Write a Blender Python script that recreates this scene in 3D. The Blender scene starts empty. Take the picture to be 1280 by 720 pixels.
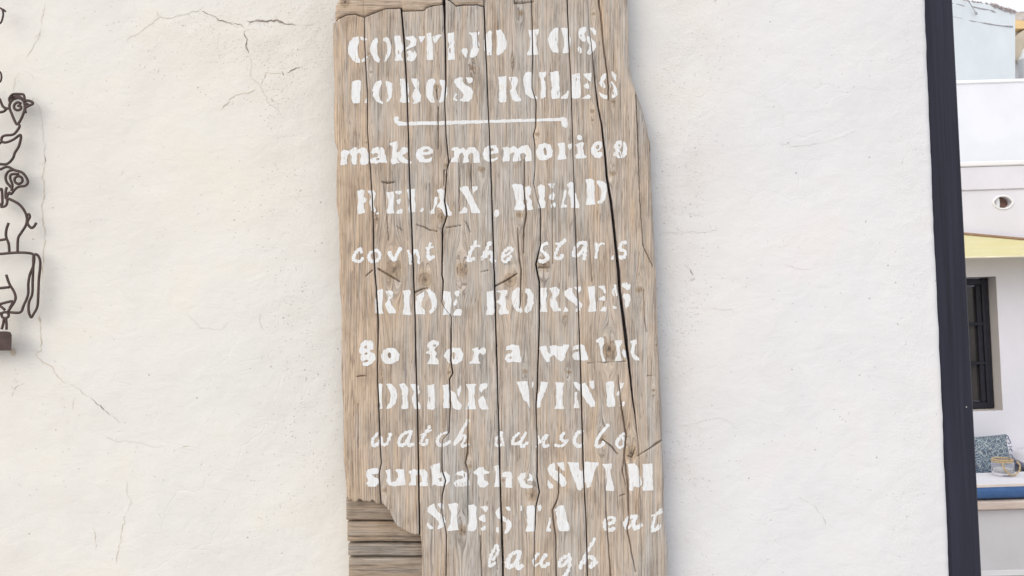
import bpy, math, random
import numpy as np
from mathutils import Vector, Matrix
from mathutils.geometry import tessellate_polygon

# ------------------------------------------------------------------ camera, world, sun, exposure
S = bpy.context.scene
F = 1005.0                                   # focal length in photo pixels (1280 wide)
CAMP = Vector((0.0, -1.256, 1.50))
PITCH, ROLL = math.radians(1.9), math.radians(1.83)
cd = bpy.data.cameras.new('camera'); cam = bpy.data.objects.new('camera', cd); S.collection.objects.link(cam)
ROT = (Matrix.Rotation(math.radians(90) + PITCH, 3, 'X') @ Matrix.Rotation(-ROLL, 3, 'Z'))
cam.matrix_world = Matrix.Translation(CAMP) @ ROT.to_4x4()
cd.sensor_width = 36.0; cd.lens = 36.0 * F / 1280.0; cd.clip_start = 0.02; cd.clip_end = 3000
S.camera = cam
S.render.resolution_x, S.render.resolution_y = 1024, 576
SUN_EL, SUN_AZ = math.radians(32), math.radians(-42)     # azimuth from the wall's normal, towards the left
w = bpy.data.worlds.new("World"); S.world = w; w.use_nodes = True
wn = w.node_tree.nodes; wl = w.node_tree.links
sky = wn.new('ShaderNodeTexSky'); sky.sky_type = 'NISHITA'; sky.sun_disc = False
sky.sun_elevation = SUN_EL; sky.sun_rotation = math.radians(180) + (-SUN_AZ)
sky.air_density = 1.0; sky.dust_density = 3.0; sky.ozone_density = 0.6
# bright hazy summer sky: the blue of the Nishita sky veiled by even thin white cloud
veil = wn.new('ShaderNodeMix'); veil.data_type = 'RGBA'; veil.inputs[0].default_value = 0.62
veil.inputs[7].default_value = (8.2, 8.3, 8.6, 1); wl.new(sky.outputs[0], veil.inputs[6])
wl.new(veil.outputs[2], wn['Background'].inputs[0]); wn['Background'].inputs[1].default_value = 0.15
sd = bpy.data.lights.new('sun', 'SUN'); sun = bpy.data.objects.new('sun', sd); S.collection.objects.link(sun)
sd.energy = 0.62; sd.angle = math.radians(50); sd.color = (1.0, 0.97, 0.92)
d = Vector((math.sin(SUN_AZ) * math.cos(SUN_EL), -math.cos(SUN_AZ) * math.cos(SUN_EL), math.sin(SUN_EL)))
sun.rotation_euler = d.to_track_quat('Z', 'Y').to_euler(); sun.location = (-3, -4, 5)
S.view_settings.view_transform = 'Standard'; S.view_settings.look = 'None'
S.view_settings.exposure = 0.22; S.view_settings.gamma = 1.0

# ------------------------------------------------------------------ helpers
R_ = np.array(ROT)
def P(px, py, Y):
    """photo pixel -> world point on the vertical plane y = Y (arrays or floats)"""
    px = np.asarray(px, float); py = np.asarray(py, float)
    dc = np.stack([(px - 640) / F, -(py - 360) / F, -np.ones_like(px)], -1)
    dw = dc @ R_.T
    t = (Y - CAMP.y) / dw[..., 1]
    return np.stack([CAMP.x + t * dw[..., 0], np.broadcast_to(Y, t.shape) + 0 * t, CAMP.z + t * dw[..., 2]], -1)
def PT(px, py, Y): return Vector(P(px, py, Y).tolist())
rng = np.random.RandomState(7)
TAB = rng.rand(16, 128, 128)
def vn(x, y, s=0):
    x = np.asarray(x, float); y = np.asarray(y, float)
    x, y = np.broadcast_arrays(x, y)
    xi = np.floor(x).astype(int); yi = np.floor(y).astype(int)
    fx = x - xi; fy = y - yi; fx = fx * fx * (3 - 2 * fx); fy = fy * fy * (3 - 2 * fy)
    T = TAB[s % 16]; a = xi & 127; b = (xi + 1) & 127; c = yi & 127; e = (yi + 1) & 127
    return (T[a, c] * (1 - fx) + T[b, c] * fx) * (1 - fy) + (T[a, e] * (1 - fx) + T[b, e] * fx) * fy
def fbm(x, y, s=0, o=3):
    r = 0; A = .5
    for i in range(o): r = r + A * (vn(x * 2 ** i + 17 * i, y * 2 ** i + 5 * i, s + i) - .5) * 2; A *= .5
    return r
def link(o, parent=None):
    S.collection.objects.link(o)
    if parent: o.parent = parent
    return o
def mesh_obj(name, V, Fc, mat, parent=None, smooth=False):
    me = bpy.data.meshes.new(name); me.from_pydata([tuple(v) for v in V], [], [tuple(f) for f in Fc]); me.update()
    if smooth: me.polygons.foreach_set('use_smooth', [True] * len(me.polygons))
    me.materials.append(mat)
    return link(bpy.data.objects.new(name, me), parent)
def np_mesh(name, V, Q, mat, parent=None, smooth=True, uv=None, attrs=None):
    """V (n,3), Q (m,4) or (m,3) index array; quick path"""
    me = bpy.data.meshes.new(name); k = Q.shape[1]
    me.vertices.add(len(V)); me.vertices.foreach_set('co', V.astype(np.float32).ravel())
    me.loops.add(Q.size); me.loops.foreach_set('vertex_index', Q.astype(np.int32).ravel())
    me.polygons.add(len(Q)); me.polygons.foreach_set('loop_start', np.arange(0, Q.size, k, dtype=np.int32))
    me.polygons.foreach_set('loop_total', np.full(len(Q), k, np.int32))
    me.polygons.foreach_set('use_smooth', np.full(len(Q), smooth, bool))
    if uv is not None:
        l = me.uv_layers.new(name='grain'); l.data.foreach_set('uv', uv[Q.ravel()].astype(np.float32).ravel())
    for n, a in (attrs or {}).items():
        at = me.attributes.new(n, 'FLOAT', 'POINT'); at.data.foreach_set('value', a.astype(np.float32))
    me.validate(); me.update(); me.materials.append(mat)
    return link(bpy.data.objects.new(name, me), parent)
def empty(name, loc, label=None, cat=None, group=None, kind=None):
    o = bpy.data.objects.new(name, None); o.location = loc; o.empty_display_size = .1; link(o)
    return tag(o, label, cat, group, kind)
def tag(o, label=None, cat=None, group=None, kind=None):
    if label: o['label'] = label
    if cat: o['category'] = cat
    if group: o['group'] = group
    if kind: o['kind'] = kind
    return o
def under(o, parent):
    """keep world-space mesh under an Empty that is not at the origin"""
    o.parent = parent; o.matrix_parent_inverse = Matrix.Translation(-parent.location); return o
def catmull(pts, n=6, closed=False):
    p = np.array(pts, float); N = len(p)
    if N < 3: return p
    out = []
    for i in range(N if closed else N - 1):
        if closed: a, b, c, e = p[(i - 1) % N], p[i], p[(i + 1) % N], p[(i + 2) % N]
        else: a, b, c, e = p[max(i - 1, 0)], p[i], p[i + 1], p[min(i + 2, N - 1)]
        for t in np.linspace(0, 1, n, endpoint=False):
            out.append(.5 * ((2 * b) + (c - a) * t + (2 * a - 5 * b + 4 * c - e) * t * t + (-a + 3 * b - 3 * c + e) * t ** 3))
    if not closed: out.append(p[-1])
    return np.array(out)
class MB:
    def __init__(s): s.V = []; s.F = []
    def add(s, V, Fc):
        b = len(s.V); s.V += [tuple(v) for v in V]; s.F += [tuple(b + i for i in f) for f in Fc]
    def box(s, a, b, bev=0.0):
        (x0, y0, z0), (x1, y1, z1) = a, b
        if bev <= 0:
            V = [(x0,y0,z0),(x1,y0,z0),(x1,y1,z0),(x0,y1,z0),(x0,y0,z1),(x1,y0,z1),(x1,y1,z1),(x0,y1,z1)]
            s.add(V, [(0,3,2,1),(4,5,6,7),(0,1,5,4),(1,2,6,5),(2,3,7,6),(3,0,4,7)]); return
        k = bev                                   # bevelled box: an octagonal section both ways
        V = []
        for (z, i) in ((z0, k), (z0 + k, 0), (z1 - k, 0), (z1, k)):
            X0, X1, Y0, Y1 = x0 + i, x1 - i, y0 + i, y1 - i
            V += [(X0+k,Y0,z),(X1-k,Y0,z),(X1,Y0+k,z),(X1,Y1-k,z),(X1-k,Y1,z),(X0+k,Y1,z),(X0,Y1-k,z),(X0,Y0+k,z)]
        Fc = [tuple(range(7, -1, -1)), tuple(range(24, 32))]
        for r in range(3):
            for j in range(8):
                a_, b_ = r * 8 + j, r * 8 + (j + 1) % 8
                Fc.append((a_, b_, b_ + 8, a_ + 8))
        s.add(V, Fc)
    def tube(s, pts, r, seg=8, closed=False, flat=1.0):
        pts = [Vector(p) for p in pts]; n = len(pts); V = []; 
        rr = r if hasattr(r, '__len__') else [r] * n
        up = Vector((0, -1, 0))
        for i, p in enumerate(pts):
            a = pts[(i - 1) % n] if (closed or i) else p; b = pts[(i + 1) % n] if (closed or i < n - 1) else p
            t = (b - a).normalized()
            if abs(t.dot(up)) > .95: up2 = Vector((0, 0, 1))
            else: up2 = up
            u = t.cross(up2).normalized(); v = t.cross(u).normalized()
            for k in range(seg):
                an = 2 * math.pi * k / seg
                V.append(p + u * math.cos(an) * rr[i] + v * math.sin(an) * rr[i] * flat)
        Fc = []
        for i in range(n if closed else n - 1):
            j = (i + 1) % n
            for k in range(seg):
                l = (k + 1) % seg
                Fc.append((i * seg + k, i * seg + l, j * seg + l, j * seg + k))
        if not closed: Fc += [tuple(range(seg - 1, -1, -1)), tuple((n - 1) * seg + k for k in range(seg))]
        s.add(V, Fc)
    def lathe(s, prof, c, seg=24):
        V = []; n = len(prof)
        for (r, z) in prof:
            for k in range(seg):
                a = 2 * math.pi * k / seg; V.append((c[0] + r * math.cos(a), c[1] + r * math.sin(a), c[2] + z))
        Fc = [(i * seg + k, i * seg + (k + 1) % seg, (i + 1) * seg + (k + 1) % seg, (i + 1) * seg + k) for i in range(n - 1) for k in range(seg)]
        if prof[0][0] > 1e-4: Fc.append(tuple(range(seg - 1, -1, -1)))
        if prof[-1][0] > 1e-4: Fc.append(tuple((n - 1) * seg + k for k in range(seg)))
        s.add(V, Fc)
    def build(s, name, mat, parent=None, smooth=False): return mesh_obj(name, s.V, s.F, mat, parent, smooth)
def holed(outer, holes, Y0, Y1):
    """vertical slab in XZ with through holes, front at Y0, back at Y1; returns V, F"""
    loops = [outer] + holes
    flat = [q for l in loops for q in l]; n = len(flat)
    tri = tessellate_polygon([[Vector((x, z, 0)) for x, z in l] for l in loops])
    V = [(x, Y0, z) for x, z in flat] + [(x, Y1, z) for x, z in flat]
    Fc = []
    for t in tri:
        a, b, c = [flat[i] for i in t]
        ccw = (b[0]-a[0])*(c[1]-a[1]) - (b[1]-a[1])*(c[0]-a[0]) > 0
        f = tuple(t) if ccw else tuple(reversed(t))
        Fc.append(f); Fc.append(tuple(i + n for i in reversed(f)))
    b = 0
    for l in loops:
        k = len(l)
        for i in range(k):
            j = (i + 1) % k; Fc.append((b + i, b + i + n, b + j + n, b + j))
        b += k
    return V, Fc

# ------------------------------------------------------------------ materials
class NT:
    def __init__(s, name, rough=.8, spec=.3):
        s.m = bpy.data.materials.new(name); s.m.use_nodes = True; s.t = s.m.node_tree; s.b = s.t.nodes['Principled BSDF']
        s.b.inputs['Roughness'].default_value = rough; s.b.inputs['Specular IOR Level'].default_value = spec
    def n(s, t, **k):
        o = s.t.nodes.new(t)
        for a, v in k.items():
            if a.startswith('i_'):
                key = a[2:]; key = int(key) if key.isdigit() else key.replace('_', ' ')
                if isinstance(v, bpy.types.NodeSocket): s.t.links.new(v, o.inputs[key])
                else: o.inputs[key].default_value = v
            else: setattr(o, a, v)
        return o
    def coord(s, kind='Object', scale=(1, 1, 1), name=None):
        c = s.n('ShaderNodeUVMap', uv_map=name).outputs[0] if name else s.n('ShaderNodeTexCoord').outputs[kind]
        return s.n('ShaderNodeMapping', i_Vector=c, i_Scale=scale).outputs[0]
    def noise(s, v, scale=1, detail=4, rough=.55, dist=0):
        return s.n('ShaderNodeTexNoise', i_Vector=v, i_Scale=scale, i_Detail=detail, i_Roughness=rough, i_Distortion=dist).outputs[0]
    def ramp(s, f, stops):
        r = s.n('ShaderNodeValToRGB', i_Fac=f); e = r.color_ramp.elements
        while len(e) > 1: e.remove(e[-1])
        e[0].position = stops[0][0]; e[0].color = col(stops[0][1])
        for p, c in stops[1:]: q = e.new(p); q.color = col(c)
        return r.outputs[0]
    def mix(s, f, a, b, mode='MIX'):
        o = s.n('ShaderNodeMix', data_type='RGBA', blend_type=mode)
        for i, v in ((0, f), (6, a), (7, b)):
            if isinstance(v, bpy.types.NodeSocket): s.t.links.new(v, o.inputs[i])
            else: o.inputs[i].default_value = v if i == 0 else col(v)
        return o.outputs[2]
    def math(s, op, a, b=0.0, c=None, clamp=False):
        o = s.n('ShaderNodeMath', operation=op, use_clamp=clamp)
        for i, v in enumerate([a, b] + ([c] if c is not None else [])):
            if isinstance(v, bpy.types.NodeSocket): s.t.links.new(v, o.inputs[i])
            else: o.inputs[i].default_value = v
        return o.outputs[0]
    def base(s, c):
        if isinstance(c, bpy.types.NodeSocket): s.t.links.new(c, s.b.inputs['Base Color'])
        else: s.b.inputs['Base Color'].default_value = col(c)
    def bump(s, h, strength=.3, dist=.001, prev=None):
        o = s.n('ShaderNodeBump', i_Strength=strength, i_Distance=dist, i_Height=h)
        if prev: s.t.links.new(prev, o.inputs['Normal'])
        s.t.links.new(o.outputs[0], s.b.inputs['Normal']); return o.outputs[0]
def col(c):
    if isinstance(c, (int, float)): return (c, c, c, 1)
    return tuple(c) + (1,) if len(c) == 3 else tuple(c)

def wood_mat(name, tan=(.525, .412, .305), grey=(.475, .458, .428), dark=(.15, .12, .105), uvn='grain'):
    M = NT(name, .85, .2)
    u = lambda sx, sy: M.coord(scale=(sx, sy, 1), name=uvn)          # uv is in photo pixels (1 px = 1.25 mm), v along the grain
    big = M.noise(u(.030, .006), 1, 3, .5)
    mid = M.noise(u(.16, .010), 1, 3, .55, .4)
    fac = M.math('ADD', M.math('MULTIPLY', big, .6), M.math('MULTIPLY', mid, .6))
    tint = M.n('ShaderNodeObjectInfo').outputs['Color']
    sep = M.n('ShaderNodeSeparateColor', i_Color=tint).outputs
    fac = M.math('ADD', fac, M.math('SUBTRACT', sep[0], .5))
    c = M.mix(M.ramp(fac, [(.42, 0), (.78, 1)]), grey, tan)
    att = M.n('ShaderNodeAttribute', attribute_name='knot').outputs['Fac']
    c = M.mix(M.math('MULTIPLY', att, .75, clamp=True), c, (.45, .34, .225))
    st = M.noise(u(.62, .0055), 1, 4, .65)
    c = M.mix(1.0, c, M.ramp(st, [(.32, .74), (.48, 1.0), (.68, 1.16)]), 'MULTIPLY')
    fine = M.noise(u(1.8, .020), 1, 3, .6)
    c = M.mix(1.0, c, M.ramp(fine, [(.34, .70), (.5, 1.0), (.66, 1.15)]), 'MULTIPLY')
    pore = M.noise(u(1.0, .05), 1, 3, .6, .2)
    c = M.mix(1.0, c, M.ramp(pore, [(.28, .48), (.37, .94), (.5, 1.0), (.72, 1.05)]), 'MULTIPLY')
    gxs = M.n('ShaderNodeSeparateXYZ', i_Vector=M.coord(name=uvn)).outputs[0]
    warp = M.noise(u(.035, .004), 1, 3, .5)
    ph = M.math('ADD', M.math('MULTIPLY', gxs, 1.75), M.math('MULTIPLY', warp, 34.0))
    gl = M.math('POWER', M.math('MULTIPLY', M.math('ADD', M.math('SINE', ph), 1.0), .5), 5.0)
    gl = M.math('MULTIPLY', gl, M.ramp(M.noise(u(.22, .008), 1, 3, .6), [(.36, .05), (.6, 1)]))
    c = M.mix(M.math('MULTIPLY', gl, .36), c, dark)
    chk = M.noise(u(.55, .011), 1, 2, .5, .3)                          # hairline drying checks
    rid = M.math('ABSOLUTE', M.math('SUBTRACT', chk, .5))
    gate = M.ramp(M.noise(u(.05, .012), 1.3, 2), [(.38, 0), (.52, 1)])
    line = M.math('MULTIPLY', M.ramp(rid, [(0.0, 1), (.012, .6), (.028, 0)]), gate)
    c = M.mix(M.math('MULTIPLY', line, .75), c, dark)
    ring = M.n('ShaderNodeAttribute', attribute_name='ring').outputs['Fac']
    c = M.mix(M.math('MULTIPLY', ring, .95, clamp=True), c, (.11, .085, .07))
    blot = M.noise(u(.045, .022), 1, 4, .6, .4)                            # rain-bleached and stained areas
    c = M.mix(1.0, c, M.ramp(blot, [(.30, (.80, .78, .76)), (.48, (1, 1, 1)), (.68, (1.10, 1.10, 1.11))]), 'MULTIPLY')
    M.base(c)
    h = M.math('ADD', M.math('MULTIPLY', st, .6), M.math('MULTIPLY', fine, .55))
    h = M.math('SUBTRACT', h, M.math('MULTIPLY', line, .8))
    M.bump(h, .55, .0009)
    return M.m
def plain(name, c, rough=.7, var=.1, scale=8, bump=0, bscale=80, metal=0, spec=.3, stretch=(1, 1, 1)):
    M = NT(name, rough, spec); M.b.inputs['Metallic'].default_value = metal
    v = M.coord(scale=stretch); f = M.noise(v, scale, 5, .6)
    a = [x * (1 - var) for x in c]; b = [min(1, x * (1 + var)) for x in c]
    M.base(M.ramp(f, [(.3, a), (.7, b)]))
    if bump: M.bump(M.noise(v, bscale, 4, .6), bump, .002)
    return M.m
def plaster_mat():
    M = NT('lime_plaster', .92, .12); v = M.coord()
    f = M.noise(v, 1.5, 4, .55)
    c = M.ramp(f, [(.32, (.735, .718, .668)), (.5, (.738, .728, .686)), (.68, (.722, .728, .700))])
    sx = M.n('ShaderNodeSeparateXYZ', i_Vector=v).outputs[0]              # colour turns whiter and cooler towards the right
    wt = M.math('ADD', M.math('MULTIPLY', sx, 1.1), M.math('MULTIPLY', M.math('SUBTRACT', M.noise(v, 2.2, 3), .5), 1.4))
    c = M.mix(M.ramp(wt, [(-.0, 0), (.48, 1)]), c, (.728, .732, .748))
    g = M.noise(v, 5.5, 5, .6, .5)
    c = M.mix(1.0, c, M.ramp(g, [(.3, (.955, .95, .955)), (.55, (1, 1, 1)), (.7, (1.02, 1.0, .97))]), 'MULTIPLY')
    att = M.n('ShaderNodeAttribute', attribute_name='rough').outputs['Fac']
    # sparse pin holes and painted shadow specks, denser where the coat is coarse
    vo = M.n('ShaderNodeTexVoronoi', i_Vector=v, i_Scale=95, i_Randomness=1.0)
    sel = M.n('ShaderNodeSeparateColor', i_Color=vo.outputs['Color']).outputs
    near = M.ramp(vo.outputs['Distance'], [(.0, 1), (.09, .75), (.17, 0)])
    thr = M.math('SUBTRACT', .988, M.math('MULTIPLY', att, .17))
    pick = M.math('GREATER_THAN', sel[0], thr)
    pit = M.math('MULTIPLY', near, pick)
    c = M.mix(M.math('MULTIPLY', M.math('MULTIPLY', att, M.ramp(M.noise(v, 9, 4), [(.42, 0), (.6, 1)])), .30, clamp=True), c, (.62, .56, .49))
    c = M.mix(M.math('MULTIPLY', pit, .62), c, (.30, .27, .26))
    vo2 = M.n('ShaderNodeTexVoronoi', i_Vector=v, i_Scale=230, i_Randomness=1.0)
    s2 = M.n('ShaderNodeSeparateColor', i_Color=vo2.outputs['Color']).outputs
    p2 = M.math('MULTIPLY', M.ramp(vo2.outputs['Distance'], [(.0, 1), (.2, .5), (.3, 0)]), M.math('GREATER_THAN', s2[1], M.math('SUBTRACT', 1.0, M.math('MULTIPLY', att, .26))))
    c = M.mix(M.math('MULTIPLY', p2, .42), c, (.38, .35, .34))
    M.base(c)
    # trowel skin, sand grain, fine crazing
    h1 = M.noise(M.coord(scale=(1, 1, 1.6)), 26, 5, .62, .6)
    h2 = M.noise(v, 300, 3, .6)
    n1 = M.bump(h1, .35, .004)
    amp = M.math('ADD', .12, M.math('MULTIPLY', M.n('ShaderNodeAttribute', attribute_name='coarse').outputs['Fac'], .75))
    h2a = M.math('MULTIPLY', h2, amp)
    hh = M.math('SUBTRACT', h2a, M.math('MULTIPLY', M.math('ADD', pit, p2), .5))
    n2 = M.bump(hh, .62, .0020, n1)
    cz = M.n('ShaderNodeTexVoronoi', feature='DISTANCE_TO_EDGE', i_Vector=M.n('ShaderNodeMixRGB', i_Fac=.06, i_Color1=v, i_Color2=M.n('ShaderNodeTexNoise', i_Vector=v, i_Scale=14).outputs['Color']).outputs[0], i_Scale=13)
    e = M.ramp(cz.outputs['Distance'], [(0, 0), (.02, 1)])
    gate = M.ramp(M.noise(v, 3.1, 2), [(.52, 0), (.62, 1)])
    M.bump(M.math('MULTIPLY', e, gate), .16, .002, n2)
    return M.m
M_WOOD = wood_mat('weathered_pine')
M_SLAT = wood_mat('weathered_slat', tan=(.38, .29, .205), grey=(.33, .305, .27))
M_PLASTER = plaster_mat()
M_GAPSHADE = plain('seam_shade_slat', (.17, .145, .14), .95, .3, 60)  # plank sides and hidden slats coloured dark to put shade into the seams
def crack_mat():
    M = NT('crack_shadow_dirt', .95, .05); f = M.noise(M.coord(), 160, 3)
    M.base(M.ramp(f, [(.35, (.20, .165, .145)), (.7, (.42, .37, .33))])); return M.m
M_CRACK = crack_mat()
M_CRACKT = plain('crack_sand', (.60, .53, .43), .95, .2, 90)
M_FAINT = plain('crack_filled_limewash', (.63, .61, .575), .95, .12, 90)
def paint_mat():
    M = NT('white_stencil_paint', .62, .25)
    u = lambda sx, sy: M.coord(scale=(sx, sy, 1), name='grain')
    a = M.noise(u(.09, .05), 1, 3); b = M.noise(u(1.3, .10), 1, 4, .65)
    c = M.ramp(a, [(.35, (.75, .76, .75)), (.6, (.77, .80, .82)), (.75, (.77, .76, .69))])
    c = M.mix(1.0, c, M.ramp(b, [(.28, .66), (.42, .96), (.7, 1.03)]), 'MULTIPLY')
    e = M.noise(u(1.15, .035), 1, 4, .65)                                  # bare grain showing between the bristle marks
    c = M.mix(M.ramp(e, [(.33, .85), (.44, 0)]), c, (.49, .43, .365))
    M.base(c); M.bump(b, .5, .0009); return M.m
M_PAINT = paint_mat()
M_IRON = plain('rusty_brown_iron', (.060, .036, .032), .55, .35, 60, .3, 400, 0, .4)
def post_mat():
    M = NT('dark_navy_paint', .50, .22)
    v = M.coord(scale=(1, 1, .02))
    b = M.noise(v, 190, 4, .6); a = M.noise(v, 45, 3)
    M.base(M.mix(1.0, M.ramp(a, [(.3, (.018, .019, .030)), (.7, (.028, .030, .048))]), M.ramp(b, [(.3, .75), (.7, 1.3)]), 'MULTIPLY'))
    vo = M.n('ShaderNodeTexVoronoi', i_Vector=M.coord(), i_Scale=55)
    s = M.n('ShaderNodeSeparateColor', i_Color=vo.outputs['Color']).outputs
    sp = M.math('MULTIPLY', M.math('LESS_THAN', vo.outputs['Distance'], .055), M.math('GREATER_THAN', s[0], .90))
    base = M.b.inputs['Base Color'].links[0].from_socket
    M.base(M.mix(sp, base, (.5, .5, .52)))
    M.bump(b, .4, .001); return M.m
M_POST = post_mat()

# ------------------------------------------------------------------ the plaster wall
WY = 0.0
def wall_h(px, py):
    """relief of the wall in metres (towards the camera positive)"""
    h = .0035 * fbm(px / 210, py / 240, 3, 3) + .0011 * fbm(px / 42, py / 36, 6, 3) + .00035 * fbm(px / 9, py / 9, 9, 2)
    h = h + .0007 * rough(px, py) * fbm(px / 4.5, py / 4.5, 11, 2)
    return h
def rough(px, py):
    r = .9 * np.exp(-((px - 850) / 38.0) ** 2) * np.clip(1.1 - py / 900, 0.35, 1)
    r = r + .55 * np.exp(-((px - 375) / 55.0) ** 2) * (.6 + .4 * np.exp(-((py - 120) / 160.0) ** 2))
    r = r + .55 * np.exp(-((px - 300) / 120.0) ** 2 - ((py - 40) / 60.0) ** 2)
    r = r * (.55 + .9 * vn(px / 30, py / 30, 12))
    return np.clip(r + .05, 0, 1.2)
def wedge_x(py): return 1158.5 + (py) * 32.0 / 720 + 1.0 * fbm(py / 26, py * 0 + 3.1, 5, 3)      # where plaster meets the post
gx = np.concatenate([np.linspace(-1400, -60, 60)[:-1], np.arange(-60, 1140, 3.0), np.linspace(1140, 1, 1)[:0]])
gy = np.concatenate([np.linspace(-900, -30, 40)[:-1], np.arange(-30, 750, 3.0), np.linspace(750, 1560, 40)])
ucols = np.concatenate([gx, np.full(16, np.nan)])
PX = np.zeros((len(gy), len(ucols))); PY = np.repeat(gy[:, None], len(ucols), 1)
PX[:, :len(gx)] = gx[None]
edge = 1158.5 + gy * 32.0 / 720 + np.where((gy > -30) & (gy < 750), 1.0 * fbm(gy / 26, gy * 0 + 3.1, 5, 3), 0)
tt = np.linspace(0, 1, 16)
PX[:, len(gx):] = (1140 - 1.5) + (edge[:, None] - (1140 - 1.5)) * tt[None]
PX[:, len(gx):] = np.minimum(PX[:, len(gx):], edge[:, None])
base = P(PX, PY, WY)
inside = (np.abs(PX - 600) < 900)
Hh = wall_h(PX, PY)
dist = np.clip(edge[:, None] - PX, 0, 60)
rnd = np.where(dist < 9, .009 * (1 - np.sqrt(np.clip(1 - ((9 - dist) / 9) ** 2, 0, 1))), 0)      # worn corner
base[..., 1] = WY - Hh + rnd + .0012 * np.clip(1 - dist / 30, 0, 1)
nr, nc = PX.shape
V = base.reshape(-1, 3)
idx = np.arange(nr * nc).reshape(nr, nc)
Q = np.stack([idx[1:, :-1], idx[1:, 1:], idx[:-1, 1:], idx[:-1, :-1]], -1).reshape(-1, 4)
# return the corner back 0.25 m (reveal) 
rv = V[idx[:, -1]].copy(); rv[:, 1] = .25; b0 = len(V)
V2 = np.concatenate([V, rv]); rid = b0 + np.arange(nr)
Qr = np.stack([idx[1:, -1], rid[1:], rid[:-1], idx[:-1, -1]], -1)
lv = V[idx[:, 0]].copy(); lv[:, 1] = .25; V2 = np.concatenate([V2, lv]); lid = b0 + nr + np.arange(nr)
Ql = np.stack([lid[1:], idx[1:, 0], idx[:-1, 0], lid[:-1]], -1)
Qb = np.stack([rid[1:], lid[1:], lid[:-1], rid[:-1]], -1)
Qt = []
for r in (0, nr - 1):
    pass
ra = np.concatenate([rough(PX, PY).ravel(), np.zeros(2 * nr)])
co = ra + np.concatenate([(.7 * np.exp(-((PX - 1138) / 26.0) ** 2) * (.5 + .8 * vn(PX / 30, PY / 30, 4))).ravel(), np.zeros(2 * nr)])
wall = empty('plaster_wall', (0, 0, 0), 'cracked white lime-plastered wall behind the wooden rules board', 'wall')
wf = np_mesh('plaster_face', V2, np.concatenate([Q, Qr, Ql, Qb]), M_PLASTER, wall, True, None, {'rough': ra, 'coarse': co})

def ribbon_into(mb, pts, w0, jag=1.0, off=.0005, seed=0):
    pts = np.array(pts, float); r = np.random.RandomState(seed)
    seg = np.hypot(*np.diff(pts, axis=0).T); L = np.concatenate([[0], np.cumsum(seg)])
    n = max(4, int(L[-1] / 1.6)); s = np.linspace(0, L[-1], n)
    x = np.interp(s, L, pts[:, 0]); y = np.interp(s, L, pts[:, 1])
    x = x + jag * 2.6 * fbm(s / 5 + seed * 3.7, s * 0 + seed, 2, 3); y = y + jag * 2.6 * fbm(s / 5 + 50 + seed * 1.3, s * 0 + seed + 9, 4, 3)
    t = np.stack([np.gradient(x), np.gradient(y)], -1); t /= np.maximum(np.hypot(*t.T), 1e-6)[:, None]
    ww = w0 * (.25 + 1.1 * vn(s / 5 + seed, s * 0 + 1, 8)) * np.clip(np.minimum(s, L[-1] - s) / 6, .1, 1)
    a = np.stack([x - t[:, 1] * ww / 2, y + t[:, 0] * ww / 2], -1); b = np.stack([x + t[:, 1] * ww / 2, y - t[:, 0] * ww / 2], -1)
    q = np.concatenate([a, b]); W = P(q[:, 0], q[:, 1], WY); W[:, 1] = -wall_h(q[:, 0], q[:, 1]) - off
    mb.add(W.tolist(), [(i, i + 1, n + i + 1, n + i) for i in range(n - 1)])
def sc(pts, ox, oy, k): return [(ox + a / k, oy + b / k) for a, b in pts]
T3_ = lambda p: sc(p, 0, 0, 3); B3_ = lambda p: sc(p, 0, 480, 2.909)
strong = [(T3_([(755,40),(800,65),(850,85),(905,92),(920,110)]), 1.0), (T3_([(920,110),(925,150),(932,205)]), 1.5),
          (T3_([(925,78),(960,83),(1000,82),(1025,76),(1060,86),(1110,96)]), 1.9), (T3_([(1000,84),(1040,80),(1075,90)]), 1.6),
          (T3_([(1060,268),(1065,284)]), 2.6), (T3_([(1075,272),(1100,265),(1135,250)]), 1.2), (T3_([(1117,184),(1119,192)]), 2.2),
          (T3_([(1015,372),(1027,382)]), 1.6), ([(383,471),(382.5,477)], 2.4), (T3_([(170,580),(171,612)]), 1.5), (T3_([(598,258),(588,272)]), .9),
          (B3_([(330,45),(370,80),(400,110)]), .9), (T3_([(590,38),(600,60)]), .7), (B3_([(68,0),(50,22)]), 1.0),
          (sc([(245,290),(265,320)], 780, 240, 3), 1.0), (sc([(680,498),(695,510),(698,525)], 800, 480, 3), .7), (T3_([(150,120),(148,136)]), 1.2)]
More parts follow.
